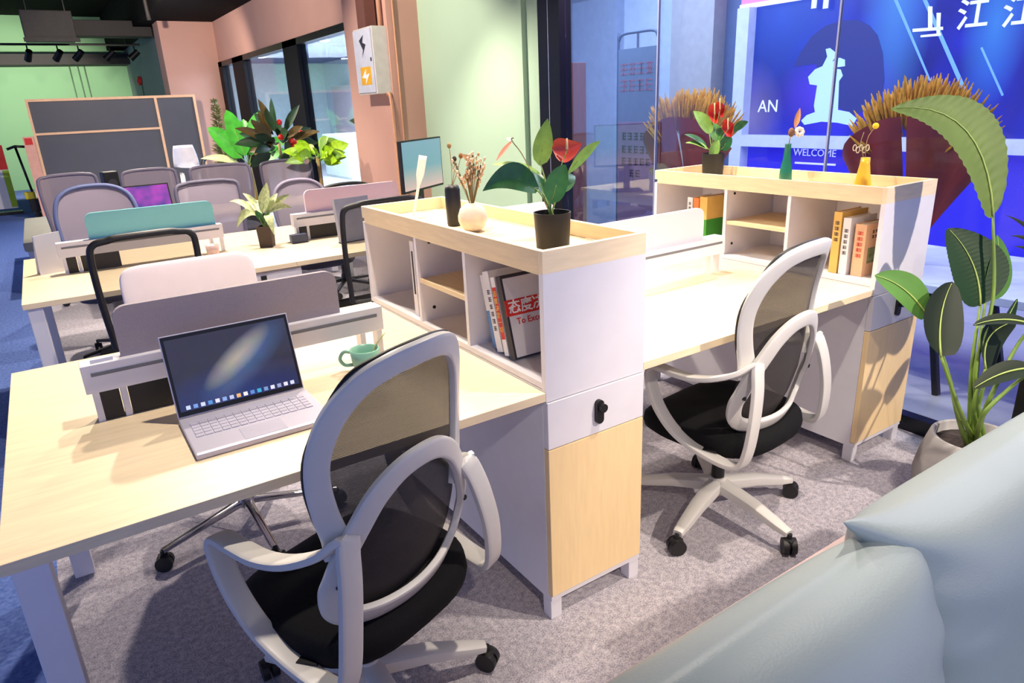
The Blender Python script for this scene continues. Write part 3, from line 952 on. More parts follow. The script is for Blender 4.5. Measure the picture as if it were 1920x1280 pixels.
BOOKS2 = 'books on the bright cabinet'
XC = 1.564
zb = 0.776
ORANGE = mat('orange_cover', (226, 132, 66), 0.5); YEL = mat('ochre_cover', (222, 178, 92), 0.5); TAN = mat('tan_cover', (224, 178, 140), 0.5)
GRN = mat('green_cover', (58, 140, 44), 0.5)
q = book('book', 'white book with dark spine print in the rear bay of the bright cabinet', (XC + 0.04, 0.965, zb), (0, 0, 0), 0.032, 0.235, 0.17, PAPER, BOOKS2)
dots(q, 0.032, 0.235, INK, 5, 0.85)
book('book', 'orange red book beside the white one in the rear bay', (XC + 0.04, 0.925, zb), (0, 0, 0), 0.032, 0.235, 0.17, ORANGE, BOOKS2)
book('book', 'yellow and green book nearest in the rear bay of the bright cabinet', (XC + 0.03, 0.865, zb), (0, 0, 0), 0.045, 0.245, 0.18, YEL, BOOKS2, lower=(GRN, 0.14))
q = book('book', 'ochre yellow book, tallest and farthest in the front bay of the bright cabinet', (XC + 0.03, 0.182, zb), (0, 0, 0), 0.034, 0.245, 0.18, YEL, BOOKS2)
dots(q, 0.034, 0.245, INK, 4, 0.8)
q = book('book', 'white book between the ochre and the tan one', (XC + 0.035, 0.145, zb), (0, 0, 0), 0.032, 0.225, 0.18, PAPER, BOOKS2)
dots(q, 0.032, 0.225, INK, 5, 0.75)
q = book('book', 'tan book showing its cover with a landscape picture', (XC + 0.045, 0.085, zb), (0, 0, 0), 0.045, 0.205, 0.165, TAN, BOOKS2, picture=True)
dots(q, 0.045, 0.205, RED, 5, 0.8)
mb = MB()
for rw in range(2):
    for k in range(5):
        cx = 0.045 + k * 0.02
        cz = 0.168 - rw * 0.02
        mb.box(cx, cx + 0.012, -0.001, 0, cz, cz + 0.003).box(cx, cx + 0.012, -0.001, 0, cz + 0.007, cz + 0.010).box(cx + 0.005, cx + 0.008, -0.001, 0, cz, cz + 0.012)
mb.build('lettering', INK, q)


# ------------------------------------------------------------------ white task chairs
YB = [(0.42, -0.165), (0.46, -0.185), (0.52, -0.210), (0.60, -0.232), (0.70, -0.243), (0.80, -0.247), (0.90, -0.258), (1.0, -0.276), (1.06, -0.29)]
def yb(x, z): return interp(YB, z) + 1.55 * x * x


def five_star(o, ang0, m_leg, m_col, r=0.315, thin=False, rz=0.0):
    for k in range(5):
        a = math.radians(ang0 + 72 * k) - rz
        c, s = math.cos(a), math.sin(a)
        leg = MB()
        if thin:
            leg.sweep([(0.02 * c, 0.02 * s, 0.10), (r * c, r * s, 0.072)], (-s, c, 0), lambda u: 0.036 - 0.012 * u, lambda u: 0.03 - 0.012 * u, False, 10, p=3)
        else:
            leg.sweep([(0.02 * c, 0.02 * s, 0.118), (0.16 * c, 0.16 * s, 0.105), (0.27 * c, 0.27 * s, 0.082), ((r - 0.005) * c, (r - 0.005) * s, 0.074)], (-s, c, 0), lambda u: 0.064 - 0.03 * u, lambda u: 0.05 - 0.026 * u, False, 12, p=3.5)
        lo = leg.build('base_leg', m_leg, o, 'auto')
        wh = MB()
        cx, cy = r * c, r * s
        wa = a + 0.9
        wx, wy = math.cos(wa), math.sin(wa)
        for sd in (-1, 1):
            q = Vector((cx + wx * 0.013 * sd, cy + wy * 0.013 * sd, 0.0285))
            ww = Vector((wx, wy, 0)) * 0.009
            wh.cyl(q - ww, q + ww, 0.0285, n=18)
        wh.cyl((cx, cy, 0.03), (cx, cy, 0.075), 0.008, n=8)
        wh.box(cx - 0.017, cx + 0.017, cy - 0.017, cy + 0.017, 0.028, 0.058, bev=0.006)
        wh.build('caster', CASTER, lo, 'auto')
    MB().cyl((0, 0, 0.085), (0, 0, 0.15), 0.036, 0.03, 18).build('hub', m_leg, o, 'auto')
    MB().cyl((0, 0, 0.15), (0, 0, 0.33), 0.024, 0.02, 16).build('gas_column', m_col, o, 'auto')


def white_chair(label, loc, rz, base_ang):
    o = thing('task_chair', label, 'chair', (*loc, 0), rz, 'white framed mesh task chairs')
    five_star(o, base_ang, PLASTIC_W, BLACK, 0.32, rz=rz)
    # seat
    mb = MB()
    def seat_fn(sign):
        return None
    mb.ell((0, 0.0, 0.392), 0.247, 0.245, 0.053, 44, 14, p=3.0)
    for v in mb.bm.verts:
        if v.co.y > 0.12: v.co.z -= (v.co.y - 0.12) ** 2 * 1.8
        v.co.z += 0.25 * (v.co.x ** 2) * (1 if v.co.z > 0.392 else 0)
    mb.build('seat', SEAT_BLACK, o, True)
    BX(-0.09, 0.09, -0.10, 0.11, 0.31, 0.35, bev=0.008).build('tilt_mechanism', BLACK, o, 'auto')
    # outer back frame
    def band_dirs(pts, closed):
        out = []
        N_ = len(pts)
        for i in range(N_):
            T = (pts[(i + 1) % N_] - pts[(i - 1) % N_]) if closed else (pts[min(i + 1, N_ - 1)] - pts[max(i - 1, 0)])
            q_ = pts[i]
            nb = Vector((-3.1 * q_.x, 1, -(interp(YB, q_.z + 0.02) - interp(YB, q_.z - 0.02)) / 0.04))
            out.append(T.cross(nb))
        return out
    half = [(0.0, 1.040), (0.072, 1.033), (0.128, 1.008), (0.172, 0.955), (0.196, 0.885), (0.201, 0.82), (0.194, 0.75), (0.182, 0.69), (0.178, 0.645)]
    loop = [(-x, z) for x, z in reversed(half[1:])] + half
    pts = cr([(x, yb(x, z), z) for x, z in loop], 6)
    MB().sweep(pts, band_dirs(pts, False), lambda u: 0.050 + 0.010 * abs(2 * u - 1) ** 4, 0.020, False, 16, p=4.5).build('back_frame', PLASTIC_W, o, 'auto')
    # rear ring (arch and lower band)
    ringh = [(0.0, 0.814), (0.06, 0.802), (0.112, 0.764), (0.150, 0.71), (0.178, 0.655), (0.198, 0.60), (0.205, 0.56), (0.194, 0.51), (0.158, 0.474), (0.088, 0.456), (0.0, 0.451)]
    rl = ringh + [(-x, z) for x, z in reversed(ringh[1:-1])]
    pts = cr([(x, yb(x, z) - 0.020, z) for x, z in rl], 6, True)
    MB().sweep(pts, band_dirs(pts, True), 0.048, 0.020, True, 16, p=4.5).build('lumbar_ring', PLASTIC_W, o, 'auto')
    # mesh
    HW = [(0.445, 0.08), (0.465, 0.15), (0.51, 0.190), (0.56, 0.204), (0.62, 0.196), (0.66, 0.182), (0.70, 0.186), (0.76, 0.197), (0.83, 0.204), (0.90, 0.197), (0.96, 0.172), (1.01, 0.128), (1.035, 0.07)]
    mb = MB()
    def mf(u, v):
        z = 0.447 + (1.036 - 0.447) * v
        h = interp(HW, z)
        x = (2 * u - 1) * h
        return Vector((x, yb(x, z) + 0.008, z))
    mb.grid(mf, 12, 34)
    mb.build('back_mesh', MESH_GREY, o, True)
    mb = MB()
    rim = cr([(x * 1.09, yb(x, z) + 0.013, z + 0.018 * (z > 0.98)) for x, z in loop], 4)
    mb.tube(rim, 0.007, 6).build('mesh_edging', BLACK, o, True)
    for sx in (-1, 1):
        prof = [(-0.225, 0.70, 0.183), (-0.19, 0.672, 0.218), (-0.12, 0.644, 0.247), (-0.04, 0.630, 0.260), (0.04, 0.634, 0.265), (0.092, 0.636, 0.266), (0.112, 0.612, 0.266), (0.105, 0.56, 0.266), (0.075, 0.495, 0.265), (0.022, 0.437, 0.263), (-0.04, 0.402, 0.260), (-0.12, 0.380, 0.256), (-0.19, 0.370, 0.250), (-0.232, 0.380, 0.243), (-0.25, 0.43, 0.236), (-0.256, 0.52, 0.225), (-0.250, 0.61, 0.207), (-0.238, 0.67, 0.193)]
        pts = cr([(sx * x, y, z) for y, z, x in prof], 4, True)
        wf = [Vector((1, 0, 0.12 * sx)) for _ in pts]
        MB().sweep(pts, wf, 0.054, 0.019, True, 16, p=4.5).build('armrest', PLASTIC_W, o, 'auto')
        BX(-0.0, 0.0001, 0, 0.0001, 0, 0.0001) if False else None
        MB().sweep([(sx * 0.07, -0.02, 0.382), (sx * 0.17, -0.06, 0.38), (sx * 0.250, -0.12, 0.386)], (0, 1, 0), 0.05, 0.018, False, 8, p=4).build('arm_bracket', BLACK, o, 'auto')
        MB().cyl((sx * 0.196, yb(0.196, 0.585) - 0.036, 0.585), (sx * 0.196, yb(0.196, 0.585) - 0.028, 0.585), 0.007, n=10).build('screw_cap', BLACK, o)
    return o


white_chair('white framed mesh chair with black seat in front of the laptop desk', (-0.562, 0.045), math.radians(20.5), 57)
white_chair('white framed mesh chair with black seat at the bright desk between the cabinets', (0.846, 0.102), math.radians(6.5), 52.7)


# ------------------------------------------------------------------ other office chairs
def mesh_chair(label, loc, rz, m_frame, m_mesh, w=0.40, z0=0.56, z1=1.04, r=0.07, group='mesh office chairs in the rows behind', seat_m=SEAT_BLACK, bt=0.028, round_top=False, arms=False, name='office_chair'):
    o = thing(name, label, 'chair', (*loc, 0), rz, group)
    five_star(o, 20, BLACK, BLACK, 0.29, True)
    MB().ell((0, 0.02, 0.445), 0.235, 0.23, 0.04, 28, 8, p=3.2).build('seat', seat_m, o, True)
    h = w / 2
    yy = lambda z: -0.235 - 0.12 * (z - 0.55)
    if round_top:
        half = [(0, z1), (h * 0.5, z1 - 0.012), (h * 0.85, z1 - 0.06), (h, z1 - 0.15), (h * 1.02, (z0 + z1) / 2), (h * 0.94, z0 + 0.1), (h * 0.8, z0), (0, z0 - 0.02)]
    else:
        half = [(0, z1), (h * 0.5, z1 - 0.002), (h - r, z1 - 0.008), (h - r * 0.25, z1 - r * 0.3), (h, z1 - r), (h * 0.99, (z0 + z1) / 2), (h * 0.93, z0 + r), (h * 0.9, z0 + 0.012), (h * 0.7, z0), (0, z0)]
    lp = half + [(-x, z) for x, z in reversed(half[1:-1])]
    pts = cr([(x, yy(z) + 0.5 * x * x, z) for x, z in lp], 5, True)
    MB().tube(pts, bt / 2, 8, True).build('back_frame', m_frame, o, True)
    mb = MB()
    tabs = sorted([(z, x) for x, z in half])
    def mf(u, v):
        z = z0 + 0.005 + (z1 - z0 - 0.01) * v
        hw = interp([(a, b) for a, b in tabs], z) * 0.985
        x = (2 * u - 1) * max(hw, 0.02)
        return Vector((x, yy(z) + 0.5 * x * x, z))
    mb.grid(mf, 8, 14)
    mb.build('back_mesh', m_mesh, o, True)
    for s in (-0.1, 0.1):
        MB().sweep(cr([(s, yy(z0) , z0), (s, -0.25, 0.46), (s, -0.12, 0.395), (s, 0.05, 0.39)], 4), (1, 0, 0), 0.035, 0.016, False, 8, p=4).build('back_bracket', BLACK, o, True)
    if arms:
        for sx in (-1, 1):
            MB().sweep(cr([(sx * 0.22, -0.05, 0.41), (sx * 0.265, -0.04, 0.44), (sx * 0.27, -0.03, 0.62)], 5), (0, 1, 0), 0.04, 0.018, False, 8, p=3).build('armrest', BLACK, o, True)
    return o


FR_GREY = mat('grey_violet_frame', (96, 92, 112), 0.5)
FR_LAV = mat('lavender_grey_frame', (128, 120, 140), 0.5)
FR_BLUE = mat('slate_blue_frame', (96, 106, 148), 0.5)
SEAT_GREY = mat('grey_seat_fabric', (80, 80, 96), 0.9)
mesh_chair('black framed mesh chair at the second row before the turquoise screen', (-0.725, 2.10), math.radians(4), BLACK, MESH_BLACK, 0.40)
mesh_chair('black framed mesh chair at the second row beside the storage cabinet', (0.36, 2.10), math.radians(2), BLACK, MESH_BLACK, 0.44, z1=1.06)
mesh_chair('rounded slate blue mesh chair behind the turquoise screen', (-0.75, 3.68), PI, FR_BLUE, MESH_PALE, 0.46, z1=1.085, round_top=True, seat_m=SEAT_GREY)
mesh_chair('grey framed square mesh chair behind the variegated potted plant', (-0.05, 3.66), PI, FR_GREY, MESH_PALE, 0.42, z1=1.05, seat_m=SEAT_GREY)
mesh_chair('lavender grey mesh chair between the plant and the rose pink screen', (0.58, 3.64), PI, FR_LAV, MESH_PALE, 0.40, z1=1.0, round_top=True, seat_m=SEAT_GREY)
mesh_chair('lavender grey mesh chair in front of the lower left of the blackboard', (-0.80, 5.6), PI + 0.1, FR_LAV, MESH_PALE, 0.44, z1=1.05, seat_m=SEAT_GREY)
mesh_chair('pale grey mesh chair below the middle of the blackboard', (-0.17, 5.75), PI, FR_LAV, MESH_PALE, 0.46, z1=1.03, seat_m=SEAT_GREY)
mesh_chair('grey mesh chair before the feathery tall plant', (0.46, 5.75), PI, FR_LAV, MESH_PALE, 0.56, z1=1.02, seat_m=SEAT_GREY)
mesh_chair('grey mesh chair before the dark leafy plant with red flowers', (1.12, 5.80), PI, FR_GREY, MESH_PALE, 0.52, z1=1.01, seat_m=SEAT_GREY)
mesh_chair('black round topped chair below the lime green plant', (0.98, 4.27), 0.0, BLACK, MESH_BLACK, 0.56, z1=0.93, round_top=True)


def pad_chair(label, loc, rz):
    o = thing('padded_chair', label, 'chair', (*loc, 0), rz, 'white padded office chairs')
    five_star(o, 200, CHROME, CHROME, 0.335, True, rz=rz)
    MB().ell((0, 0.02, 0.45), 0.23, 0.23, 0.04, 28, 8, p=3.5).build('seat', PAD_PALE, o, True)
    mb = MB()
    mb.ell((0, 0, 0), 0.235, 0.028, 0.20, 48, 16, M=Matrix.Translation((0, -0.27, 0.79)) @ Matrix.Rotation(0.16, 4, 'X'), p=8.0)
    mb.build('backrest', PAD_PALE, o, True)
    for s in (-0.09, 0.09):
        MB().sweep(cr([(s, -0.25, 0.66), (s, -0.22, 0.47), (s, -0.12, 0.40), (s, 0.05, 0.398)], 4), (1, 0, 0), 0.03, 0.014, False, 8, p=4).build('back_bracket', CHROME, o, True)
    return o


pad_chair('pale pink white padded chair with chrome base behind the grey screen', (-0.615, 1.12), PI)
pad_chair('white padded chair behind the bright desk, hidden by the red anthurium', (0.98, 1.28), PI)

# ------------------------------------------------------------------ laptop
lp = thing('laptop', 'open silver laptop with a blue galaxy wallpaper on the pale desk', 'laptop', (-0.678, 0.43, 0.7505), 0.0)
BX(-0.162, 0.162, -0.238, 0.0, 0.0, 0.013, bev=0.003).build('base', LAPTOP, lp)
mb = MB()
for r_ in range(5):
    for c_ in range(14):
        x = -0.143 + c_ * 0.0205
        y = -0.045 - r_ * 0.0195
        mb.box(x, x + 0.0175, y - 0.0165, y, 0.0128, 0.0148)
mb.build('keyboard', KEYCAP, lp, stuff=True)
BX(-0.05, 0.05, -0.225, -0.155, 0.0128, 0.0136).build('trackpad', KEYCAP, lp)
lean_l = math.radians(18.0)
lid = BX(-0.162, 0.162, 0.0, 0.006, 0.0, 0.214, bev=0.002).build('lid', LAPTOP, lp, loc=(0, 0.002, 0.012), rot=(-lean_l, 0, 0))
BX(-0.159, 0.159, -0.0012, 0.0, 0.004, 0.211).build('bezel', BLACK, lid)


def galaxy():
    m = bpy.data.materials.new('galaxy_wallpaper'); m.use_nodes = True
    nt = m.node_tree; b = nt.nodes['Principled BSDF']
    N, L = nt.nodes.new, nt.links.new
    tc = N('ShaderNodeTexCoord')
    def blob(x, z, rx, rz, ang):
        v = N('ShaderNodeMapping'); v.vector_type = 'TEXTURE'
        v.inputs['Location'].default_value = (x, 0, z); v.inputs['Rotation'].default_value = (0, ang, 0); v.inputs['Scale'].default_value = (rx, 1, rz)
        L(tc.outputs['Object'], v.inputs[0])
        g = N('ShaderNodeTexGradient'); g.gradient_type = 'SPHERICAL'
        L(v.outputs[0], g.inputs[0]); return g.outputs['Fac']
    def mixc(fac, a, col):
        mx = N('ShaderNodeMix'); mx.data_type = 'RGBA'; L(fac, mx.inputs[0])
        if isinstance(a, tuple): mx.inputs[6].default_value = a
        else: L(a, mx.inputs[6])
        mx.inputs[7].default_value = col; return mx.outputs[2]
    c = mixc(blob(0.0, 0.02, 0.26, 0.10, 0), srgb(66, 62, 78), srgb(54, 74, 150))
    c = mixc(blob(0.03, 0.115, 0.16, 0.055, -0.62), c, srgb(96, 130, 190))
    c = mixc(blob(0.012, 0.125, 0.12, 0.034, -0.62), c, srgb(226, 214, 190))
    n = N('ShaderNodeTexNoise'); n.inputs['Scale'].default_value = 30
    L(tc.outputs['Object'], n.inputs['Vector'])
    mm = N('ShaderNodeMix'); mm.data_type = 'RGBA'; mm.blend_type = 'MULTIPLY'; mm.inputs[0].default_value = 0.35
    L(c, mm.inputs[6]); L(n.outputs['Color'], mm.inputs[7])
    b.inputs['Base Color'].default_value = (0.01, 0.01, 0.012, 1); b.inputs['Roughness'].default_value = 0.12
    L(mm.outputs[2], b.inputs['Emission Color']); b.inputs['Emission Strength'].default_value = 0.36
    return m


BX(-0.152, 0.152, -0.0016, -0.0012, 0.016, 0.202).build('display', galaxy(), lid)
ic = [(200, 215, 240), (120, 160, 220), (210, 220, 240), (90, 150, 210), (230, 230, 240), (140, 170, 220), (190, 200, 225), (235, 180, 110), (240, 235, 225), (90, 140, 200), (60, 170, 200), (120, 150, 190), (220, 225, 240), (150, 160, 190), (225, 225, 235), (205, 215, 235)]
mbs = {}
for i, c in enumerate(ic):
    x = -0.138 + i * 0.0178
    BX(x, x + 0.0105, -0.0019, -0.0016, 0.019, 0.029).build('dock_icon', emis('dock_icon_%s' % 'abcdefghijklmnop'[i], c, 0.28), lid)

# mug with spoon
mg = thing('mug', 'teal mug with a spoon on the desk behind the white chair', 'mug', (-0.315, 0.472, 0.7505))
MB().lathe([(0.0, 0.002), (0.026, 0.0), (0.034, 0.008), (0.040, 0.035), (0.044, 0.07), (0.041, 0.07), (0.037, 0.035), (0.03, 0.012), (0, 0.01)], 26).build('cup', TEAL, mg, True)
MB().tube(cr([(-0.030, 0.026, 0.058), (-0.05, 0.038, 0.06), (-0.062, 0.044, 0.04), (-0.052, 0.037, 0.02), (-0.03, 0.022, 0.02)], 5), 0.0055, 8).build('handle', TEAL, mg, True)
tag(MB().sweep(cr([(-0.315 + 0.01, 0.475, 0.765), (-0.315 + 0.035, 0.478, 0.815), (-0.315 + 0.072, 0.482, 0.852)], 4), (0, 1, 0), lambda u: 0.012 - 0.005 * math.sin(PI * u), 0.004, False, 8).build('spoon', mat('pale_wood_spoon', (168, 168, 120), 0.5), None, True), 'small spoon standing in the teal mug', 'spoon')
tag(MB().prism([(0, 0), (0.052, 0.002), (0.05, 0.016), (0.038, 0.02), (0.008, 0.012)], (-0.995, 0.585, 0.9085), (1, 0, 0), (0, 1, 0), (0, 0, 0.008)).build('paper_clip_holder', PAPER), 'small crumpled white paper on the left end of the white beam', 'paper')
# white pedestal behind
pd = thing('drawer_pedestal', 'white drawer pedestal with black lock under the second row desk', 'cabinet', (-0.405, 2.225, 0))
BX(0, 0.44, 0, 0.27, 0.03, 0.715, bev=0.003).build('body', WHITE, pd)
BX(0.004, 0.436, -0.014, -0.001, 0.52, 0.71).build('drawer', WHITE, pd)
BX(0.225, 0.252, -0.024, -0.014, 0.67, 0.70).build('lock', BLACK, pd)
for fx in (0.02, 0.39):
    for fy in (0.02, 0.22): BX(fx, fx + 0.03, fy, fy + 0.03, 0, 0.03).build('foot', BLACK, pd)

# ------------------------------------------------------------------ things on the cabinet trays
ZT = 1.0885
v = thing('vase', 'slim black cylinder vase with dried stems on the cabinet tray', 'vase', (0.165, 0.746, ZT))
MB().lathe([(0, 0.0), (0.023, 0.0), (0.025, 0.008), (0.0265, 0.07), (0.026, 0.125), (0.021, 0.138), (0.013, 0.14), (0.012, 0.13), (0, 0.125)], 24).build('vase_body', BLACK, v, True)
for k, (px, py) in enumerate(((842, 273), (852, 298), (864, 292))):
    t0 = Vector((0.165, 0.746, ZT + 0.13)); t1 = atd(px, py, 2.38)
    s_ = thing('dried_flower', ('tall pale dried stem in the black vase', 'short dark headed dried stem in the black vase', 'leaning brown headed dried stem in the black vase')[k], 'dried flower', t0, 0, 'dried stems in the black vase')
    d = t1 - t0
    MB().tube(cr([(0, 0, 0), d * 0.5 + Vector((0.003, 0, 0)), d], 4), 0.0014, 5).build('stem', STEM_DRY, s_, True)
    MB().ell(d, 0.008, 0.008, 0.010, 10, 6).build('seed_head', (STEM_DRY, mat('dark_seed_head', (60, 46, 34), 0.8), mat('brown_seed_head', (150, 96, 50), 0.8))[k], s_, True)
v = thing('vase', 'round cream white vase with dried flowers on the cabinet tray', 'vase', (0.157, 0.604, ZT))
MB().lathe([(0, 0), (0.022, 0.0), (0.038, 0.012), (0.0475, 0.035), (0.048, 0.052), (0.040, 0.075), (0.022, 0.09), (0.014, 0.093), (0.012, 0.09), (0, 0.08)], 30).build('vase_body', CREAM, v, True)
df = thing('dried_bouquet', 'fan of small dried flowers in the round cream vase', 'dried flower', (0.157, 0.604, ZT + 0.088))
r_ = random.Random(5)
FL = [mat('dried_cream_flower', (232, 208, 176), 0.8, var=0.1), mat('dried_tan_flower', (204, 156, 112), 0.8, var=0.2), mat('dried_grey_green', (112, 104, 84), 0.8, var=0.2)]
mb = MB(); heads = [MB(), MB(), MB()]
for i in range(46):
    a = r_.uniform(-0.42, 0.42); b_ = r_.uniform(-0.35, 0.35); h = r_.uniform(0.09, 0.17) * (1 - 0.25 * abs(a))
    d = Vector((math.sin(a) * 0.83 - 0.5 * math.sin(b_) * 0.6, -math.sin(a) * 0.55 - 0.6 * math.sin(b_), math.cos(a))) * h
    mb.tube([(0, 0, -0.02), d * 0.5, d], 0.0009, 4)
    k = r_.choice((0, 0, 0, 1, 2))
    for j in range(3):
        q = d * (1 - 0.13 * j) + Vector((r_.uniform(-0.006, 0.006), r_.uniform(-0.006, 0.006), r_.uniform(-0.004, 0.006)))
        heads[k].ell(q, 0.0045, 0.0045, 0.006, 6, 4)
mb.build('stem', STEM_DRY, df, stuff=True)
for hb, m_, nm in zip(heads, FL, ('cream_flower', 'tan_flower', 'grey_seed')): hb.build(nm, m_, df, True, stuff=True)
d0 = atd(866, 289, 2.25) - Vector((0.157, 0.604, ZT + 0.088))
MB().leaf(d0 + Vector((0.03, -0.02, -0.03)), d0, 0.022, kind='lance').build('dried_leaf', FL[1], df, True)

# slim white desk lamp
lm = thing('desk_lamp', 'slim white desk lamp standing at the far end of the cabinet tray', 'lamp', (0.145, 1.03, ZT))
MB().prism([(0.05 * math.cos(2 * PI * k / 24), 0.05 * math.sin(2 * PI * k / 24)) for k in range(24)], (0, 0, 0), (1, 0, 0), (0, 1, 0), (0, 0, 0.008)).build('lamp_base', WMETAL, lm)
t1 = atd(793, 292, 2.6) - Vector((0.145, 1.03, ZT))
MB().sweep(cr([(0, 0, 0.008), t1 * 0.35, t1 * 0.62, t1], 5), (0.83, -0.55, 0), lambda u: 0.011 + 0.020 * max(0, min(1, (u - 0.55) / 0.2)), 0.007, False, 10, p=3).build('lamp_arm', mat('warm_white_lamp', (236, 226, 208), 0.4), lm, True)


def plant_pot(o, r, h, m_=POT_BLACK, base=(0, 0, 0)):
    b = Vector(base)
    MB().lathe([(0, 0), (r * 0.86, 0), (r * 0.9, 0.004), (r, h - 0.006), (r * 1.02, h), (r * 0.95, h), (r * 0.93, h - 0.02), (0, h - 0.02)], 28, b).build('pot', m_, o, 'auto')
    MB().lathe([(0, h - 0.014), (r * 0.5, h - 0.012), (r * 0.92, h - 0.018), (r * 0.92, h - 0.022), (0, h - 0.022)], 20, b).build('soil', SOIL, o, True)


def leaves_px(o, root, specs, depth0):
    """specs: (base px, py, ddepth, tip px, py, ddepth, width m, kind, tilt, bulge z, material)"""
    for (bx, by, bd, tx, ty, td, w, kind, tilt, bz, m_) in specs:
        b = atd(bx, by, depth0 + bd); t = atd(tx, ty, depth0 + td)
        lf = MB().leaf(b - root, t - root, w, (0, 0, bz), tilt, kind, 0.10, n=12, notch=0.25 if kind == 'heart' else 0).build('leaf', m_, o, True)
        MB().tube(cr([(0, 0, 0), (b - root) * 0.55 + Vector((0, 0, 0.02)), b - root, b - root + (t - b) * 0.25 + Vector((0, 0, bz * 0.7 - 0.001))], 5), lambda u: 0.003 - 0.0014 * u, 6).build('leaf_stalk', STEM, lf, True)


# anthurium on the first cabinet
C1 = Vector((0.172, 0.185, ZT))
an = thing('anthurium', 'potted anthurium with one coral red flower on the front cabinet tray', 'plant', C1)
plant_pot(an, 0.052, 0.104)
root = C1 + Vector((0, 0, 0.09))
anr = bpy.data.objects  # noqa
dp = (C1 - CAM).dot(FW)
RR = [
    (1013, 302, 0.06, 1027, 222, 0.07, 0.058, 'heart', 0.15, 0.0, LEAF_L),
    (1000, 352, -0.02, 905, 358, -0.10, 0.078, 'heart', -0.5, 0.035, LEAF_D),
    (1012, 335, 0.05, 922, 308, 0.05, 0.050, 'heart', 0.5, 0.012, LEAF_L),
    (1036, 372, -0.06, 1060, 308, -0.08, 0.062, 'heart', 0.2, 0.01, LEAF_M),
    (1064, 326, 0.02, 1126, 264, 0.05, 0.036, 'lance', 1.0, 0.01, LEAF_L),
    (1018, 362, 0.0, 1000, 318, 0.08, 0.05, 'heart', 0.6, 0.01, LEAF_D),
    (1052, 355, 0.05, 1078, 330, 0.12, 0.05, 'heart', 0.4, 0.01, LEAF_D),
]


def leaves_at(o, origin, specs, depth0, stem_r=0.0028):
    for (bx, by, bd, tx, ty, td, w, kind, tilt, bz, m_) in specs:
        b = atd(bx, by, depth0 + bd) - origin; t = atd(tx, ty, depth0 + td) - origin
        lf = MB().leaf(b, t, w, (0, 0, bz), tilt, kind, 0.10, n=12, notch=0.25 if kind == 'heart' else 0).build('leaf', m_, o, True)
        s0 = Vector((random.uniform(-0.012, 0.012), random.uniform(-0.012, 0.012), 0.085))
        MB().tube(cr([s0, s0 * 0.4 + b * 0.6 + Vector((0, 0, 0.012)), b, b + (t - b) * 0.3 + Vector((0, 0, bz * 0.8))], 5), lambda u: stem_r * (1 - 0.5 * u), 6).build('leaf_stalk', STEM, lf, True)


leaves_at(an, C1, RR, dp)


def anth_flower(o, origin, px, py, d, w, h, m_, tilt=0.3, name='flower', spad=(236, 206, 150), dirpx=(0, -1)):
    c = atd(px, py, d) - origin
    a = atd(px - w / 2, py - h * 0.1, d + 0.02) - origin; b = atd(px + w / 2, py - h * 0.4, d + 0.02) - origin
    fl = MB().leaf(a, b, (h * 1.5) * d / FPX, (0, 0, -0.012), 0.5, 'heart', 0.25, n=12).build(name, m_, o, True)
    p2 = atd(px + dirpx[0] * 22, py + dirpx[1] * 22, d - 0.01) - origin
    MB().tube([c + Vector((0, 0, 0.002)), (c + p2) / 2, p2], lambda u: 0.0038 - 0.0014 * u, 7).build('spadix', mat('spadix', spad, 0.6), fl, True)
    s0 = Vector((0, 0, 0.085))
    MB().tube(cr([s0, s0 * 0.5 + c * 0.5 + Vector((-0.01, 0, 0.01)), c], 5), 0.0016, 6).build('flower_stalk', STEM, fl, True)
    return fl


anth_flower(an, C1, 1063, 281, dp - 0.02, 56, 30, RED_FLOWER)
b = atd(960, 264, dp + 0.04) - C1
fl = MB().leaf(b, atd(930, 302, dp + 0.03) - C1, 0.018, (0, 0, 0), 0.5, 'lance').build('bract', mat('orange_bract', (206, 100, 56), 0.5), an, True)
MB().tube(cr([Vector((0, 0, 0.085)), atd(985, 300, dp + 0.03) - C1, b, atd(963, 258, dp + 0.04) - C1], 5), 0.0016, 6).build('bract_stalk', STEM_DRY, fl, True)
MB().leaf(b, atd(950, 258, dp + 0.05) - C1, 0.015, (0, 0, 0), 0.2, 'lance').build('bract', mat('pale_bract', (226, 206, 196), 0.5), an, True)

# anthurium on the second cabinet
C2 = Vector((1.80, 1.02, ZT))
an2 = thing('anthurium', 'potted anthurium with deep red flowers on the far end of the bright cabinet', 'plant', C2)
plant_pot(an2, 0.055, 0.115)
d2 = (C2 - CAM).dot(FW)
leaves_at(an2, C2, [
    (1328, 245, 0.0, 1300, 208, 0.0, 0.09, 'heart', 0.3, 0.01, LEAF_L),
    (1345, 262, 0.0, 1330, 228, 0.05, 0.08, 'heart', 0.2, 0.01, LEAF_M),
    (1322, 275, -0.03, 1283, 252, -0.05, 0.06, 'heart', 0.5, 0.01, LEAF_D),
    (1322, 278, -0.05, 1285, 268, -0.05, 0.05, 'heart', 0.5, 0.01, LEAF_L),
    (1372, 248, 0.0, 1403, 228, 0.0, 0.04, 'lance', 0.6, 0.01, LEAF_M),
    (1355, 278, -0.04, 1372, 258, -0.05, 0.06, 'heart', 0.4, 0.01, LEAF_D),
    (1335, 292, -0.04, 1348, 262, -0.05, 0.05, 'heart', 0.3, 0.01, LEAF_L),
], d2)
anth_flower(an2, C2, 1340, 215, d2 - 0.03, 26, 24, RED_DEEP, 0.2)
anth_flower(an2, C2, 1365, 243, d2 - 0.03, 22, 24, RED_DEEP, 0.2)
anth_flower(an2, C2, 1350, 206, d2 - 0.03, 18, 20, RED_DEEP, 0.2)

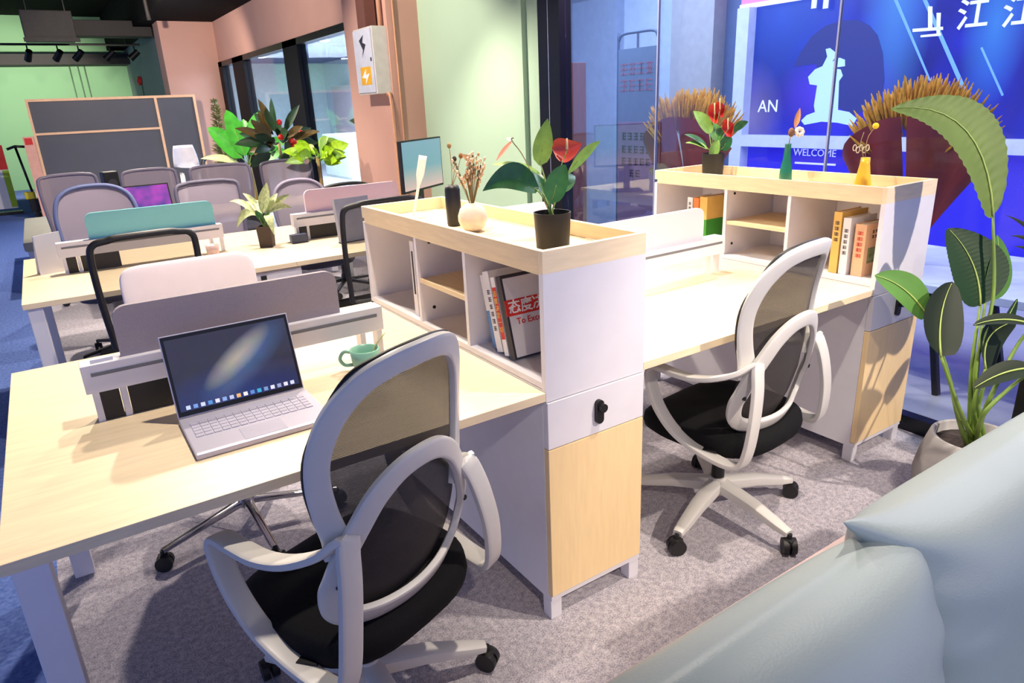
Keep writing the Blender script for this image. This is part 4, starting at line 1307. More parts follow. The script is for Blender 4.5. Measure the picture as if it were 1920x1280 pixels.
# green vase
GRV = mat('green_glass_vase', (28, 110, 84), 0.2, coat=0.4)
YEV = mat('yellow_vase', (240, 186, 48), 0.35)
v = thing('vase', 'narrow green vase on the tray of the bright cabinet', 'vase', (1.80, 0.60, ZT))
MB().lathe([(0, 0), (0.027, 0), (0.029, 0.01), (0.026, 0.06), (0.016, 0.11), (0.013, 0.165), (0.015, 0.17), (0.011, 0.168), (0, 0.15)], 22).build('vase_body', GRV, v, True)
o1 = Vector((1.80, 0.60, ZT + 0.165)); dd = (o1 - CAM).dot(FW)
fl = thing('dried_flower', 'dried white blossom with an orange bract in the green vase', 'dried flower', o1)
c1 = atd(1499, 247, dd) - o1; c0 = atd(1484, 248, dd) - o1
mb = MB()
for k in range(8):
    a = 2 * PI * k / 8
    mb.ell(c1 + (RT * math.cos(a) + UP * math.sin(a)) * 0.014, 0.010, 0.010, 0.010, 8, 6)
mb.build('blossom', mat('cream_white_blossom', (232, 218, 196), 0.7), fl, True)
MB().ell(c0, 0.015, 0.015, 0.02, 10, 7).build('seed_head', mat('brown_seed_pod', (120, 84, 56), 0.8), fl, True)
MB().leaf(atd(1490, 240, dd) - o1, atd(1500, 202, dd) - o1, 0.026, (0, 0, 0), 0.2, 'lance').build('bract', mat('orange_dried_bract', (222, 150, 96), 0.6), fl, True)
MB().tube([(0, 0, -0.03), c0 * 0.6, c0], 0.0025, 6).build('stem', STEM_DRY, fl, True)
v = thing('vase', 'flared yellow vase on the tray of the bright cabinet', 'vase', (1.80, 0.235, ZT))
MB().lathe([(0, 0), (0.034, 0), (0.034, 0.01), (0.027, 0.05), (0.019, 0.10), (0.018, 0.125), (0.014, 0.122), (0, 0.11)], 22).build('vase_body', YEV, v, True)
o2 = Vector((1.80, 0.235, ZT + 0.12)); dd = (o2 - CAM).dot(FW)
fl = thing('dried_flower', 'yellow ball flower with looped twigs in the yellow vase', 'dried flower', o2)
ty = atd(1642, 236, dd) - o2
MB().ell(ty, 0.0125, 0.0125, 0.0125, 12, 8).build('blossom', mat('yellow_ball_flower', (238, 206, 40), 0.8), fl, True)
MB().tube(cr([(0, 0, -0.02), atd(1626, 262, dd) - o2, ty], 4), 0.0016, 5).build('stem', STEM_DRY, fl, True)
MB().tube(cr([(0, 0, -0.02), atd(1614, 270, dd) - o2, atd(1620, 248, dd) - o2], 4), 0.0016, 5).build('stem', STEM_DRY, fl, True)
mb = MB()
for k in range(5):
    q = atd(1604 + 6 * k, 277 + (k % 2) * 4, dd) - o2
    mb.tube([q + Vector((0.012 * math.cos(t), 0.003, 0.012 * math.sin(t))) for t in [2 * PI * j / 10 for j in range(10)]], 0.002, 5, True)
mb.build('twig_loop', mat('pale_twig', (206, 190, 160), 0.8), fl, True)

# ------------------------------------------------------------------ monitor and second row items
mo = thing('monitor', 'black edged monitor with a pale teal screen standing beyond the storage cabinet', 'monitor', (1.13, 2.92, 0.7505), math.radians(34))
BX(-0.27, 0.27, -0.012, 0.014, 0.20, 0.53, bev=0.004).build('housing', BLACK, mo)


def teal_screen():
    m, nt, b = new_mat('teal_screen_desk_reflection')
    N, L = nt.nodes.new, nt.links.new
    tc = N('ShaderNodeTexCoord'); sp = N('ShaderNodeSeparateXYZ'); L(tc.outputs['Object'], sp.inputs[0])
    r = N('ShaderNodeValToRGB')
    e = r.color_ramp.elements
    e[0].position = 0.22; e[0].color = srgb(196, 168, 160)  # tan foot of the ramp paints the desk's reflection into the screen
    e[1].position = 0.30; e[1].color = srgb(150, 160, 156)
    x = e.new(0.36); x.color = srgb(104, 150, 160)
    x = e.new(0.53); x.color = srgb(112, 152, 168)
    L(sp.outputs['Z'], r.inputs[0])
    b.inputs['Base Color'].default_value = (0.01, 0.012, 0.015, 1); b.inputs['Roughness'].default_value = 0.15
    L(r.outputs[0], b.inputs['Emission Color']); b.inputs['Emission Strength'].default_value = 0.6
    return m


BX(-0.258, 0.258, -0.0135, -0.012, 0.215, 0.52).build('display', teal_screen(), mo)
BX(-0.025, 0.025, 0.014, 0.03, 0.01, 0.35).build('stand', BLACK, mo)
BX(-0.12, 0.12, -0.08, 0.1, 0.0, 0.012, bev=0.004).build('stand_foot', BLACK, mo)

vp = Vector((0.008, 2.74, 0.7505))
vpl = thing('potted_plant', 'variegated potted plant in a dark square pot on the second row desk', 'plant', vp)
MB().lathe([(0, 0), (0.05, 0), (0.058, 0.12), (0.052, 0.12), (0.05, 0.10), (0, 0.10)], 4).build('pot', mat('dark_brown_pot', (72, 58, 48), 0.7), vpl, rot=(0, 0, PI / 4 - 0.5))
dd = (vp - CAM).dot(FW)
leaves_at(vpl, vp, [
    (492, 400, 0, 500, 342, 0, 0.065, 'lance', 0.1, 0.0, LEAF_PALE),
    (480, 402, 0, 430, 378, 0, 0.043, 'lance', 0.4, 0.03, LEAF_PALE),
    (482, 405, -0.05, 444, 428, -0.1, 0.050, 'lance', -0.3, 0.05, LEAF_PALE),
    (500, 402, 0, 548, 390, 0, 0.040, 'lance', 0.5, 0.03, LEAF_PALE),
    (505, 398, 0.05, 545, 365, 0.05, 0.036, 'lance', 0.4, 0.02, LEAF_PALE),
    (500, 405, -0.05, 514, 440, -0.1, 0.050, 'lance', -0.3, 0.04, LEAF_PALE),
    (490, 400, 0.05, 455, 362, 0.05, 0.036, 'lance', 0.3, 0.02, LEAF_PALE),
    (492, 405, 0, 475, 372, 0.08, 0.032, 'lance', 0.3, 0.01, LEAF_PALE),
    (500, 400, 0, 520, 362, 0.05, 0.040, 'lance', 0.2, 0.01, LEAF_PALE),
    (495, 420, -0.03, 478, 395, -0.06, 0.036, 'lance', 0.2, 0.01, LEAF_M),
    (497, 420, -0.03, 505, 398, -0.06, 0.036, 'lance', 0.2, 0.01, LEAF_M),
], dd, 0.003)
cp = thing('glass_cup', 'small pinkish cup on the second row desk left of the plant', 'cup', (-0.30, 2.70, 0.7505))
MB().lathe([(0, 0), (0.03, 0), (0.038, 0.06), (0.035, 0.06), (0.028, 0.005), (0, 0.005)], 18).build('cup_body', mat('pinkish_cup', (206, 176, 170), 0.3), cp, True)
cd = thing('card_stand', 'blank white folded card standing at the left end of the second row desk', 'card', (-1.04, 2.86, 0.7505), 0.25)
MB().prism([(-0.075, 0), (0.055, 0), (0.06, 0.21), (-0.06, 0.20)], (0, 0, 0), (1, 0, 0), (0, 0.12, 0.97), (0, 0.003, 0)).build('front_leaf', PAPER, cd)
MB().prism([(-0.075, 0), (0.055, 0), (0.06, 0.21), (-0.06, 0.20)], (0, 0.055, 0), (1, 0, 0), (0, -0.12, 0.97), (0, 0.003, 0)).build('back_leaf', PAPER, cd)
tag(BX(0.14, 0.235, 2.70, 2.75, 0.7505, 0.80, bev=0.003).build('charger_block', mat('navy_block', (58, 66, 92), 0.5)), 'small navy block on the second row desk right of the plant', 'box')
gf = thing('file_folder', 'grey file folder standing on the desk behind the black chair', 'folder', (0.47, 2.50, 0.7505), 0.15)
BX(-0.11, 0.11, 0, 0.03, 0, 0.25, M=Matrix.Rotation(-0.12, 4, 'X') @ Matrix.Translation((0, 0, 0.004))).build('cover', mat('grey_folder_board', (150, 152, 164), 0.6), gf)
BX(-0.112, 0.112, -0.002, 0.034, 0, 0.006).build('bottom_edge', INK, gf)

# purple laptop in the third row
l2 = thing('laptop', 'dark laptop showing a purple picture in the third row', 'laptop', (-0.33, 4.90, 0.7505), 0.05)
BX(-0.17, 0.17, -0.22, 0, 0, 0.014).build('base', BLACK, l2)
ld = BX(-0.17, 0.17, 0, 0.008, 0, 0.225).build('lid', BLACK, l2, loc=(0, 0, 0.013), rot=(-0.25, 0, 0))
m_, nt_, b_ = new_mat('purple_picture')
b_.inputs['Base Color'].default_value = (0.01, 0.01, 0.01, 1)
n_ = nt_.nodes.new('ShaderNodeTexNoise'); n_.inputs['Scale'].default_value = 6
r_ = nt_.nodes.new('ShaderNodeValToRGB'); r_.color_ramp.elements[0].color = srgb(70, 40, 150); r_.color_ramp.elements[1].color = srgb(180, 50, 190)
r_.color_ramp.elements[0].position = 0.4; r_.color_ramp.elements[1].position = 0.6
tc_ = nt_.nodes.new('ShaderNodeTexCoord'); nt_.links.new(tc_.outputs['Object'], n_.inputs['Vector'])
nt_.links.new(n_.outputs['Fac'], r_.inputs[0]); nt_.links.new(r_.outputs[0], b_.inputs['Emission Color']); b_.inputs['Emission Strength'].default_value = 0.5
BX(-0.16, 0.16, -0.001, 0, 0.012, 0.215).build('display', m_, ld)
bm_ = thing('speaker_box', 'black speaker on a short stand on the third row desk', 'box', (-0.56, 5.04, 0.7505), 0.2)
MB().cyl((0, 0, 0.0), (0, 0, 0.19), 0.02, n=10).build('stem', BLACK, bm_)
MB().cyl((0, 0, 0.0), (0, 0, 0.012), 0.07, n=18).build('foot_plate', BLACK, bm_)
BX(-0.055, 0.055, -0.05, 0.05, 0.18, 0.35, bev=0.008).build('housing', BLACK, bm_)
MB().cyl((0, -0.051, 0.26), (0, -0.056, 0.26), 0.035, n=16).build('cone', INK, bm_)

# ------------------------------------------------------------------ blackboard partition
bb = thing('blackboard_partition', 'large blackboard partition with light wood battens before the far wall', 'blackboard', (0, 12.2, 0))
SLATE = mat('slate_board', (74, 74, 82), 0.55, var=0.06, scale=3)
BAT = mat('light_wood_batten', (226, 180, 140), 0.5, var=0.06)
BX(-0.95, 0.83, 0, 0.05, 1.325, 1.79).build('board_panel', SLATE, bb)
BX(-0.95, 0.83, 0, 0.05, 0.10, 1.29).build('board_panel', SLATE, bb)
BX(0.87, 1.44, 0, 0.05, 0.10, 1.79).build('board_panel', SLATE, bb)
for a, b, c, d in ((-0.985, -0.95, 0.0, 1.83), (0.83, 0.87, 0.0, 1.79), (1.44, 1.48, 0.0, 1.83)):
    BX(a, b, -0.02, 0.06, c, d).build('batten', BAT, bb)
BX(-0.95, 1.44, -0.02, 0.06, 1.79, 1.83).build('batten', BAT, bb)
BX(-0.95, 0.83, -0.02, 0.06, 1.29, 1.325).build('batten', BAT, bb)
BX(-1.14, -0.986, -0.01, 0.05, 0.0, 1.28).build('side_board', mat('rose_wood_board', (222, 164, 142), 0.5), bb)
BX(-1.12, -1.02, -0.014, -0.010, 1.16, 1.26).build('red_sticker', RED, bb)

# white stool chair and black stool by the board
ws = thing('plastic_chair', 'white plastic shell chair in front of the right blackboard panel', 'chair', (0.72, 9.4, 0))
mb = MB()
def shell(u, v):
    ang = (u - 0.5) * 2.2
    r_s = 0.19 * (1.0 if v > 0.45 else 0.75 + 0.55 * v)
    if v < 0.45: return Vector((math.sin(ang) * r_s, -0.16 + 0.32 * (v / 0.45), 0.80 + 0.03 * abs(u - 0.5)))
    k = (v - 0.45) / 0.55
    return Vector((math.sin(ang) * 0.19 * (1 - 0.25 * k * k), 0.16 + 0.03 * k - 0.10 * (1 - math.cos(ang)), 0.80 + 0.30 * k))
mb.grid(shell, 10, 12)
shl = mb.build('seat_shell', mat('grey_white_shell', (172, 170, 180), 0.4), ws, True)
shl.modifiers.new('t', 'SOLIDIFY').thickness = 0.012
for x, y in ((-0.12, -0.1), (0.13, -0.1), (-0.12, 0.1), (0.13, 0.1)):
    MB().tube([(x, y, 0), (x * 0.8, y * 0.8, 0.74)], 0.018, 8).build('leg', PLASTIC_W, ws, True)
bs = thing('black_stool', 'slim black backed stool at the right edge of the blackboard', 'stool', (1.12, 10.4, 0))
MB().sweep(cr([(0, 0, 0.42), (-0.02, 0.05, 0.6), (0.0, 0.1, 0.78), (0.06, 0.12, 0.86)], 5), (0.3, 1, 0), 0.12, 0.05, False, 10, p=3).build('back', BLACK, bs, True)
MB().ell((0.05, -0.05, 0.42), 0.16, 0.16, 0.03, 18, 6, p=3).build('seat', BLACK, bs, True)
for x, y in ((-0.08, -0.15), (0.16, -0.15), (-0.08, 0.08), (0.16, 0.08)):
    MB().tube([(x, y, 0), (x * 0.8, y * 0.8, 0.41)], 0.012, 8).build('leg', BLACK, bs, True)

# grey stool by the aisle
gs = thing('upholstered_bench', 'long grey upholstered bench with pale legs beside the aisle', 'bench', (-1.13, 7.38, 0))
BX(-0.155, 0.155, -1.02, 1.02, 0.36, 0.45, bev=0.02).build('seat', mat('grey_bench_fabric', (150, 150, 140), 0.8), gs, 'auto')
for x in (-0.11, 0.11):
    for y in (-0.9, 0.9): BX(x - 0.025, x + 0.025, y - 0.025, y + 0.025, 0, 0.36).build('leg', mat('pale_blue_white_leg', (190, 196, 220), 0.5), gs)
# pole stand, banner
sc = thing('pole_stand', 'thin black pole with T handle on a yellow and black base', 'stand', (-1.22, 12.6, 0))
MB().tube([(0.03, 0, 0.3), (-0.05, 0, 1.12)], 0.018, 8).build('pole', BLACK_METAL, sc, True)
MB().tube([(-0.17, 0, 1.10), (-0.05, 0, 1.14), (0.12, 0, 1.12)], 0.02, 8).build('handle_bar', BLACK_METAL, sc, True)
BX(-0.06, 0.12, -0.08, 0.08, 0.10, 0.30, bev=0.01).build('base_block', BLACK, sc)
BX(-0.10, 0.05, -0.09, 0.07, 0.305, 0.42, bev=0.02).build('yellow_top', mat('yellow_plastic', (214, 196, 40), 0.5), sc)
MB().cyl((0.02, -0.09, 0.05), (0.02, 0.09, 0.05), 0.05, n=14).build('wheel', BLACK, sc)
bn = thing('floor_banner', 'red topped narrow banner with a green stripe at the left edge', 'banner', (-1.72, 13.5, 0))
BX(-0.2, 0.25, -0.01, 0.01, 0.75, 1.15).build('upper_field', RED, bn)
BX(-0.2, 0.25, -0.01, 0.01, 0.10, 0.75).build('lower_field', PAPER, bn)
BX(0.16, 0.25, -0.013, -0.011, 0.12, 0.74).build('stripe', mat('lime_stripe', (150, 186, 20), 0.5), bn)
BX(-0.25, 0.3, -0.1, 0.1, 0, 0.05).build('banner_foot', BLACK, bn)
# items at far right of green wall
al = thing('fire_alarm', 'small red alarm on the grey green side wall', 'alarm', (1.24, 16.6, 2.25))
MB().cyl((0, 0, 0), (-0.06, 0, 0), 0.09, n=18).build('housing', RED, al, 'auto')
MB().cyl((-0.06, 0, 0), (-0.08, 0, 0), 0.04, n=14).build('bell_cap', RED, al, 'auto')
MB().tube([(0.0, 0, -0.09), (0.0, 0, -0.9)], 0.012, 6).build('conduit', mat('green_conduit', (40, 110, 70), 0.6), al)

# ------------------------------------------------------------------ electric box
eb = thing('electric_box', 'pale metal electric box with warning labels on the pink pillar', 'electric box', (1.75, 4.64, 0))
EBM = mat('pale_grey_box_enamel', (206, 200, 194), 0.45)
BX(-0.14, 0, 0.0, 0.42, 1.60, 2.15, bev=0.004).build('housing', EBM, eb)
dr = BX(-0.152, -0.141, 0.015, 0.405, 1.615, 2.135, bev=0.002).build('door', mat('blue_grey_box_door', (196, 200, 214), 0.4), eb)
BX(-0.1535, -0.152, 0.07, 0.30, 1.68, 1.83).build('warning_sticker', mat('amber_sticker', (222, 168, 40), 0.5), dr)
mb = MB()
mb.prism([(-0.09, 0), (0.02, 0.07), (0.0, 0.02), (0.09, 0.03), (-0.02, -0.06), (0.0, -0.01)], (-0.154, 0.19, 1.745), (0, -1, 0), (0, 0, 1), (0.0012, 0, 0))
mb.build('sticker_mark', PAPER, dr)
mb = MB()
mb.prism([(-0.07, 0.05), (0.03, 0.09), (0.0, 0.03), (0.07, 0.01), (-0.03, -0.09), (0.0, -0.03)], (-0.1535, 0.2, 2.00), (0, -1, 0), (0, 0, 1), (0.0015, 0, 0))
mb.build('door_mark', INK, dr)
BX(-0.156, -0.152, 0.03, 0.05, 1.87, 1.90).build('lock', BLACK, dr)
PIPE = mat('pink_painted_conduit', (206, 152, 118), 0.6)
MB().tube(cr([(-0.03, -0.03, 0.0), (-0.03, -0.03, 1.45), (-0.05, 0.03, 1.60)], 5), 0.014, 8).build('conduit', PIPE, eb, True)
MB().tube([(-0.03, 0.05, 2.15), (-0.03, 0.05, 3.01)], 0.016, 8).build('conduit', PIPE, eb, True)
MB().tube([(0.06, -0.032, 0.0), (0.06, -0.032, 3.0)], 0.008, 8).build('conduit', PIPE, eb, True)
BX(-0.12, -0.02, 0.16, 0.34, 2.155, 3.01).build('cable_duct', mat('dark_brown_cable_duct', (104, 66, 56), 0.6), eb)

# ------------------------------------------------------------------ plants by the windows
def cane_plant(name, label, c, specs, m_leaf, pot_r, pot_h, trunk=None, pot_m=None, extra=None):
    o = thing(name, label, 'plant', c)
    plant_pot(o, pot_r, pot_h, pot_m or POT_BLACK)
    if trunk: MB().tube(cr([(0, 0, pot_h - 0.03), (0.02, 0, trunk * 0.5), (0, 0, trunk)], 4), lambda u: 0.035 - 0.01 * u, 8).build('trunk', mat('ochre_trunk', (150, 128, 60), 0.8), o, True)
    for (ax, ay, az, L, w, kind, m2) in specs:
        b = Vector((0, 0, trunk or pot_h)); d = Vector((ax, ay, az)).normalized()
        lf = MB().leaf(b + d * 0.12, b + d * (0.12 + L), w, (0, 0, 0.04), 0.15, kind).build('leaf', m2 or m_leaf, o, True)
        MB().tube([b, b + d * 0.06, b + d * (0.12 + L * 0.6)], lambda u: 0.008 - 0.005 * u, 6).build('leaf_stalk', STEM, lf, True)
    return o


BRIGHT = mat('bright_green_leaf', (62, 158, 40), 0.4, var=0.25, scale=10)
ra = random.Random(11)
cane_plant('banana_plant', 'bright green broad leaved plant in a pot before the office windows', (1.38, 8.7, 0), [(-0.75, 0.2, 0.9, 0.55, 0.24, 'paddle', None), (-0.25, 0, 1, 0.62, 0.24, 'paddle', None), (0.35, 0, 1, 0.60, 0.22, 'paddle', None), (0.9, -0.3, 0.55, 0.50, 0.22, 'paddle', None), (-1, 0.4, 0.2, 0.5, 0.1, 'lance', LEAF_PALE), (0.6, -0.3, 0.2, 0.42, 0.2, 'paddle', None), (0.1, 0.3, 1, 0.5, 0.2, 'paddle', None)], BRIGHT, 0.17, 0.3, 0.82)


def bush(name, label, c, r, h0, n, m_leaf, lw, ll, flowers=None, pot_r=0.16, pot_h=0.3, squash=1.0, m2=None, fm=None, stem_m=None):
    o = thing(name, label, 'plant', c)
    plant_pot(o, pot_r, pot_h)
    MB().tube(cr([(0, 0, pot_h - 0.03), (0.01, 0.01, (pot_h + h0) / 2), (0, 0, h0)], 4), 0.018, 8).build('trunk', stem_m or STEM_DRY, o, True)
    R_ = random.Random(int(c[1] * 31))
    for i in range(n):
        v_ = Vector((R_.gauss(0, 1), R_.gauss(0, 1), R_.gauss(0, 1) * squash)).normalized()
        b = Vector((0, 0, h0)) + Vector((v_.x * r * 0.35, v_.y * r * 0.35, v_.z * r * squash * 0.45))
        t = b + Vector((v_.x, v_.y, v_.z * squash + 0.15)) * ll * R_.uniform(0.7, 1.15)
        MB().leaf(b, t, lw * R_.uniform(0.7, 1.2), (0, 0, 0.02), R_.uniform(-0.8, 0.8), 'lance', n=6).build('leaf', m2 if (m2 and i % 3 == 0) else m_leaf, o, True)
    for i in range(flowers or 0):
        v_ = Vector((R_.gauss(0, 1), R_.gauss(0, 1) - 0.8, R_.gauss(0, 0.8))).normalized()
        q = Vector((0, 0, h0)) + Vector((v_.x * r * 0.8, v_.y * r * 0.8, v_.z * r * squash * 0.8))
        MB().ell(q, 0.035, 0.03, 0.035, 10, 6).build('flower', fm or RED_DEEP, o, True)
    return o


DKL = mat('deep_green_leaf', (28, 60, 30), 0.45, var=0.3, scale=12)
bush('flowering_plant', 'dark leafy potted plant with red flowers before the office windows', (1.5, 7.55, 0), 0.42, 1.12, 60, DKL, 0.13, 0.34, 7, m2=mat('brownish_leaf', (104, 84, 40), 0.5, var=0.3), squash=0.85)
bush('lime_plant', 'lime green potted plant with a white bloom beside the pink pillar', (1.42, 5.92, 0), 0.26, 1.02, 34, LEAF_LIME, 0.13, 0.24, 1, squash=0.55, fm=mat('white_bloom', (232, 214, 206), 0.6), m2=LEAF_L)
bush('dried_plant', 'brown leaved plant behind the office window beside the pink pillar', (2.62, 7.4, 0), 0.2, 1.28, 26, mat('brown_dry_leaf', (120, 84, 52), 0.7, var=0.2), 0.08, 0.18, 0)
# feathery tall plant
ft = thing('feathery_plant', 'tall feathery olive plant in front of the pink end wall', 'plant', (1.72, 11.9, 0))
plant_pot(ft, 0.16, 0.3)
MB().tube([(0, 0, 0.28), (0, 0, 1.6)], lambda u: 0.014 - 0.008 * u, 6).build('trunk', STEM_DRY, ft, True)
R_ = random.Random(4)
OLV = mat('olive_needles', (112, 112, 66), 0.7, var=0.3)
mb = MB()
for i in range(420):
    z = R_.uniform(0.45, 1.72); a = R_.uniform(0, 2 * PI); L_ = (1.85 - z) * 0.15 * R_.uniform(0.5, 1.1) + 0.05
    b = Vector((0, 0, z)); t = b + Vector((math.cos(a) * L_, math.sin(a) * L_, L_ * R_.uniform(-0.1, 0.7)))
    mb.leaf(b, t, 0.022, kind='lance', n=3)
mb.build('foliage', OLV, ft, True, stuff=True)

# office furniture beyond the windows
OFFICE_CAB = mat('pale_green_white_enamel', (196, 206, 198), 0.5)
ot = thing('white_cabinet', 'low white cabinet seen through the office window', 'cabinet', (4.6, 13.4, 0))
BX(0, 0.9, 0, 1.6, 0, 0.95, bev=0.005).build('body', OFFICE_CAB, ot)
BX(-0.014, -0.001, 0.02, 0.79, 0.05, 0.92).build('door', OFFICE_CAB, ot)
BX(-0.014, -0.001, 0.81, 1.58, 0.05, 0.92).build('door', OFFICE_CAB, ot)
wp = thing('wall_panel', 'pinkish framed panel on the office wall beyond the windows', 'panel', (5.9, 15.2, 0))
BX(0, 0.25, 0, 2.4, 0.0, 2.05).build('board', mat('pinkish_grey_board', (196, 180, 184), 0.6), wp)
BX(-0.02, 0.0, 0.4, 0.8, 0.3, 2.0).build('inlay', mat('terracotta_inlay', (196, 140, 110), 0.6), wp)
of = thing('blue_partition', 'dark blue low partition beyond the office window beside the pillar', 'partition', (3.1, 6.4, 0))
BX(0, 0.05, 0.05, 1.6, 0.0, 1.02).build('board', mat('deep_teal_board', (30, 58, 92), 0.6), of)
BX(-0.02, 0.07, 0.05, 1.6, 1.02, 1.05).build('cap', mat('blue_cap', (60, 100, 170), 0.5), of)

# ------------------------------------------------------------------ strelitzia at the right
PC = Vector((1.60, -0.42, 0))
st = thing('bird_of_paradise_plant', 'tall broad leaved plant in a grey concrete pot beside the sofa', 'plant', PC)
MB().lathe([(0, 0.0), (0.12, 0.0), (0.15, 0.012), (0.178, 0.07), (0.182, 0.12), (0.170, 0.19), (0.152, 0.25), (0.143, 0.28), (0.136, 0.283), (0.128, 0.278), (0.132, 0.24), (0, 0.235)], 40).build('pot', CONCRETE, st, True)
MB().lathe([(0, 0.252), (0.06, 0.25), (0.13, 0.243), (0.13, 0.238), (0, 0.236)], 24).build('soil', SOIL, st, True)
D0 = (PC + Vector((0, 0, 0.6)) - CAM).dot(FW)


def strel(base, tip, w, m_, tilt, bulge, stem, kind='paddle', bd=0.0, td=0.0, wave=0.0, ribs=True):
    b = atd(base[0], base[1], D0 + bd) - PC; t = atd(tip[0], tip[1], D0 + td) - PC
    bu = (atd(base[0] + bulge[0], base[1] + bulge[1], D0) - atd(base[0], base[1], D0))
    lf = MB().leaf(b, t, w, bu, tilt, kind, 0.10, n=150 if wave else 16, wave=wave).build('leaf', m_, st, True)
    ax = t - b
    mid = [b + ax * (i / 10) * 0.97 + bu * (4 * (i / 10) * 0.97 * (1 - (i / 10) * 0.97)) for i in range(11)]
    v = (CAM - PC - (b + t) / 2).normalized() * 0.004
    MB().tube([q + v for q in mid], lambda u: 0.0042 * (1 - 0.8 * u), 6).build('midrib', mat_rib, lf, True)
    pts = [Vector((random.uniform(-0.03, 0.03), random.uniform(-0.03, 0.03), 0.245))] + [atd(x, y, D0 + bd * 0.6) - PC for x, y in stem] + [b]
    MB().tube(cr(pts, 6), lambda u: 0.0095 - 0.005 * u, 8).build('leaf_stalk', STEM, st, True)
    return lf


mat_rib = mat('pale_leaf_rib', (166, 186, 96), 0.5)


def rib_leaf(name, c):
    m, nt, b = new_mat(name)
    N, L = nt.nodes.new, nt.links.new
    return mat(name, c, 0.55, var=0.14, scale=6, spec=0.25)


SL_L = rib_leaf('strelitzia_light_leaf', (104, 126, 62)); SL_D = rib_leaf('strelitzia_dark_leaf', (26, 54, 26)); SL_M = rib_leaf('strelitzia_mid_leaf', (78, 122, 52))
SL_DD = rib_leaf('strelitzia_darkest_leaf', (24, 36, 18))  # darkest of the leaf greens
strel((1862, 404), (1672, 203), 0.205, SL_L, 0.25, (42, -62), [(1828, 700), (1862, 560)], wave=0.018, bd=0.02, td=0.0)
strel((1838, 572), (1778, 428), 0.235, SL_D, 0.2, (16, -6), [(1822, 690)], bd=0.04, td=0.06, wave=0.006)
strel((1848, 560), (1870, 440), 0.17, SL_M, 0.6, (10, 0), [(1832, 690)], bd=0.09, td=0.12)
strel((1738, 592), (1640, 516), 0.125, SL_M, 0.15, (6, -12), [(1796, 780), (1775, 690)], bd=0.0, td=-0.02)
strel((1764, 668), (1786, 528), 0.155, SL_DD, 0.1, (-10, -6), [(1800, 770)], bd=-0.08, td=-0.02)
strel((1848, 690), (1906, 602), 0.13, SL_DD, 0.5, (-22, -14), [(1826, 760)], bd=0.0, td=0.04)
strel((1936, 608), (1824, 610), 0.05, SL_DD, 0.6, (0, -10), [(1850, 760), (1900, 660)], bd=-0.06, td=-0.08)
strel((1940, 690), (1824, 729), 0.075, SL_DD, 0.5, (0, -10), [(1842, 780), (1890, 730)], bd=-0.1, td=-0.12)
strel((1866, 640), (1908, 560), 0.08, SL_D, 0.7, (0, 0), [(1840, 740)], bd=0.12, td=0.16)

bp = thing('planter', 'black square planter with dark spiky leaves at the right edge', 'plant', (1.93, -0.53, 0))
BX(-0.11, 0.11, -0.09, 0.09, 0, 0.47, bev=0.004).build('planter_box', BLACK, bp)
for px, py, tx, ty in ((1960, 470, 1884, 403), (1960, 480, 1893, 442), (1962, 500, 1900, 462), (1965, 430, 1925, 360)):
    b_ = atd(px, py, 2.55) - Vector((1.93, -0.53, 0)); t_ = atd(tx, ty, 2.55) - Vector((1.93, -0.53, 0))
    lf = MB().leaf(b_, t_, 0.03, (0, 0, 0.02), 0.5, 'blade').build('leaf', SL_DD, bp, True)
    MB().tube(cr([(0, 0, 0.46), (b_ + Vector((0, 0, 0.4))) * 0.5, b_], 4), 0.005, 6).build('leaf_stalk', SL_DD, lf, True)

# ------------------------------------------------------------------ sofa in the foreground
so = thing('leather_sofa', 'grey blue leather sofa in the foreground, seen from above its back cushions', 'sofa')
BX(-0.85, 1.25, -0.93, -0.845, 0.10, 0.784, bev=0.02).build('back_frame', SOFA_BACK, so, 'auto')
BX(-0.85, 1.25, -1.75, -0.93, 0.10, 0.30, bev=0.02).build('seat_frame', SOFA, so, 'auto')


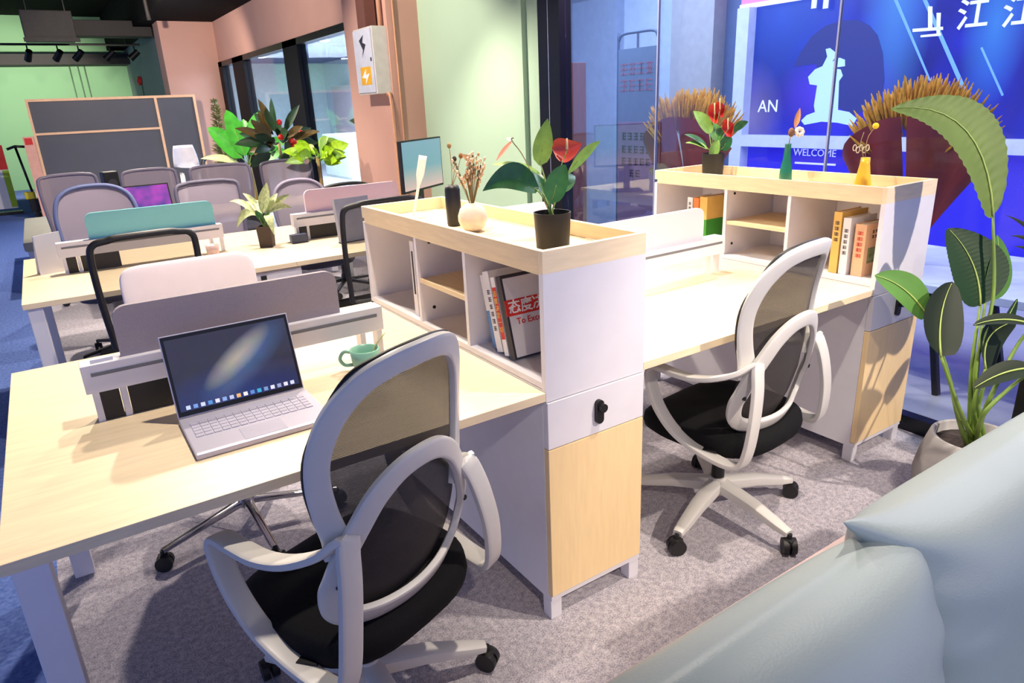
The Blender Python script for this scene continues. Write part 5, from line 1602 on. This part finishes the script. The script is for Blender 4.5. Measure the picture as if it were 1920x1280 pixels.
def cushion(name, x0, x1, y, z0, z1, th, lean):
    w, h = x1 - x0, z1 - z0
    mb = MB()
    nx, nz = 40, 22
    def surf(sgn):
        def fn(u, v):
            a, b = 2 * u - 1, 2 * v - 1
            e = (max(0, 1 - abs(a) ** 5.5)) ** 0.5 * (max(0, 1 - abs(b) ** 2.6)) ** 0.5
            pinch = 1.0 - 0.045 * (1 - abs(a) ** 2) * 0 
            x = a * w / 2 * (1 - 0.03 * (1 - b * b) * 0)
            z = b * h / 2
            # corners pull outwards, edges bow in
            x -= math.copysign(0.022 * (1 - b ** 4), a) * abs(a) ** 3
            z -= math.copysign(0.018 * (1 - a ** 6), b) * abs(b) ** 3
            cp_ = abs(a) ** 5 * abs(b) ** 6
            x += math.copysign((0.065 if x0 > -0.5 else 0.012) * cp_, a)
            z += math.copysign((0.024 if x0 > -0.5 else 0.006) * cp_, b)
            wr = 0.008 * math.sin(9 * a + 5 * b) * (abs(a) ** 4) + 0.010 * math.sin(17 * b + 4 * a) * abs(a) ** 7
            return Vector((x, sgn * (0.004 + th / 2 * e) + wr * (1 if sgn < 0 else 0), z))
        return fn
    A = mb.grid(surf(-1), nx, nz)
    B = mb.grid(surf(1), nx, nz)
    for i in range(nx):
        for (j) in (0, nz):
            mb.face([A[i][j], A[i + 1][j], B[i + 1][j], B[i][j]])
    for j in range(nz):
        for i in (0, nx):
            mb.face([A[i][j], A[i][j + 1], B[i][j + 1], B[i][j]])
    o = mb.build(name, SOFA, so, True, loc=((x0 + x1) / 2, y, (z0 + z1) / 2), rot=(lean, 0, 0))
    sub = o.modifiers.new('s', 'SUBSURF'); sub.levels = 1; sub.render_levels = 1
    su = 0.40 if x0 < -0.5 else 0.60
    f = surf(-1)
    sp = [f(su + 0.05 * v_ * v_, 0.995 - 0.55 * v_) + Vector((0, -0.003, 0.003)) for v_ in [k / 12 for k in range(13)]]
    MB().tube(sp, 0.0028, 6).build('seam', SOFA_SEAM, o, True)
    return o


cushion('back_cushion', -0.84, 0.005, -0.972, 0.40, 0.865, 0.24, -0.17)
cushion('back_cushion', -0.075, 0.86, -0.957, 0.40, 0.875, 0.26, -0.17)
BX(-0.8, 0.02, -1.72, -1.12, 0.30, 0.42, bev=0.03).build('seat_cushion', SOFA, so, 'auto')
BX(0.03, 0.86, -1.72, -1.12, 0.30, 0.42, bev=0.03).build('seat_cushion', SOFA, so, 'auto')
